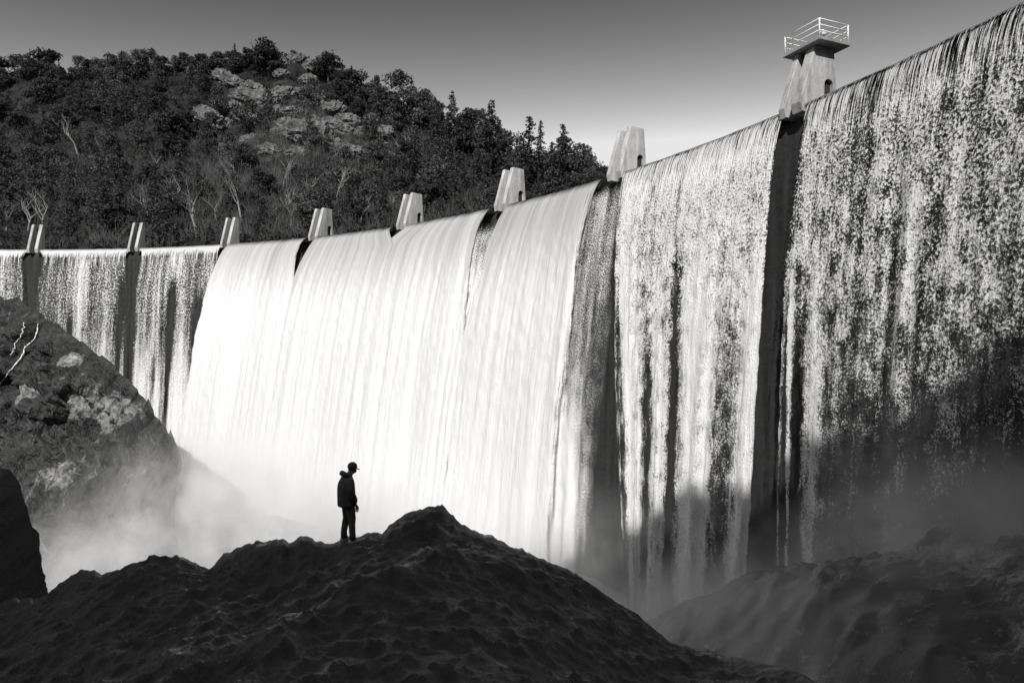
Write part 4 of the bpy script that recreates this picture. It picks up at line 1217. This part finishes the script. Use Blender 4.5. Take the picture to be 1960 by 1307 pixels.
# ------------------------------------------------------------------ mist
t = NT("spray_mist")
pos = t.n('TexCoord').outputs['Object']
sx = t.n('SeparateXYZ'); t.l(pos, sx.inputs[0])
x_, y_, z_ = sx.outputs
dx_ = t.math('SUBTRACT', x_, DC.x); dy_ = t.math('SUBTRACT', y_, DC.y)
rad_ = t.math('SQRT', t.math('ADD', t.math('MULTIPLY', dx_, dx_), t.math('MULTIPLY', dy_, dy_)))
dd_ = t.math('SUBTRACT', DR, rad_)
th_ = t.math('MULTIPLY', t.math('ARCTAN2', dy_, dx_), 57.29578)
def gauss(v, c, s_):
    q = t.math('DIVIDE', t.math('SUBTRACT', v, c), s_)
    return t.math('EXPONENT', t.math('MULTIPLY', t.math('MULTIPLY', q, q), -1.0))
def mulc(*a):
    r0 = a[0]
    for b_ in a[1:]: r0 = t.math('MULTIPLY', r0, b_)
    return r0
nz = t.noise(t.vmul(pos, (0.10, 0.10, 0.07)), 1.0, 5.0, 0.6, 0.8)
wob = t.math('MULTIPLY', t.math('SUBTRACT', nz, 0.5), 14.0)
zz = t.math('ADD', z_, wob)
nz2 = t.maprange(t.noise(t.vmul(pos, (0.22, 0.22, 0.16)), 1.0, 5.0, 0.65, 1.0), 0.42, 0.64, 0.10, 1.7)
base = mulc(gauss(dd_, 12.0, 9.0), t.maprange(th_, 24.0, 36.0, 0.35, 1.0, True), t.maprange(th_, 84.0, 72.0, 0.0, 1.0, True), t.maprange(zz, -26.0, -13.0, 1.0, 0.0, True))
left = mulc(gauss(x_, -38.0, 15.0), gauss(y_, 55.0, 16.0), t.maprange(t.math('ADD', zz, t.math('MULTIPLY', t.math('ADD', x_, 38.0), -0.40)), -25.0, -12.0, 1.0, 0.0, True))
ab_ = t.math('MULTIPLY', t.maprange(th_, 30.0, 14.0, 0.0, 1.0, True), t.maprange(dd_, 34.0, 3.0, 0.0, 1.0, True))
hgt = t.math('SUBTRACT', z_, t.math('SUBTRACT', t.math('MULTIPLY', ab_, 17.5), 28.0))
nz3 = t.noise(t.vmul(pos, (0.16, 0.16, 0.13)), 1.0, 6.0, 0.7, 1.2)
hw = t.math('ADD', hgt, t.math('MULTIPLY', t.math('SUBTRACT', nz3, 0.5), 16.0))
right = mulc(t.maprange(th_, 38.0, 30.0, 0.0, 1.0, True), t.maprange(dd_, 38.0, 24.0, 0.0, 1.0, True), t.maprange(hw, 0.5, 7.0, 1.0, 0.0, True), t.maprange(nz3, 0.40, 0.62, 0.1, 1.6))
side_ = mulc(gauss(x_, -31.0, 11.0), gauss(y_, 76.0, 10.0), t.maprange(zz, -18.0, -7.0, 1.0, 0.0, True))
den = t.math('ADD', t.math('ADD', t.math('ADD', t.math('MULTIPLY', base, 0.10), t.math('MULTIPLY', t.math('MULTIPLY', side_, nz2), 0.20)), t.math('MULTIPLY', t.math('MULTIPLY', left, nz2), 0.15)), t.math('MULTIPLY', right, 0.22))
den = t.math('MULTIPLY', den, t.maprange(nz, 0.40, 0.62, 0.05, 1.5))
pv = t.n('VolumePrincipled'); pv.inputs['Color'].default_value = (0.99, 0.99, 0.99, 1); pv.inputs['Anisotropy'].default_value = -0.2
t.l(den, pv.inputs['Density'])
t.l(pv.outputs[0], t.out.inputs['Volume'])
bm = bmesh.new()
vs = [bm.verts.new(c) for c in ((-72, 30, -29.5), (40, 30, -29.5), (40, 124, -29.5), (-72, 124, -29.5), (-72, 30, -3), (40, 30, -3), (40, 124, -3), (-72, 124, -3))]
for f in ((3, 2, 1, 0), (4, 5, 6, 7), (0, 1, 5, 4), (1, 2, 6, 5), (2, 3, 7, 6), (3, 0, 4, 7)): bm.faces.new([vs[k] for k in f])
o = link("mist", bm_mesh("mist", bm, t.m))
tag(o, "white spray mist drifting at the foot of the falls", "mist", None, 'stuff')
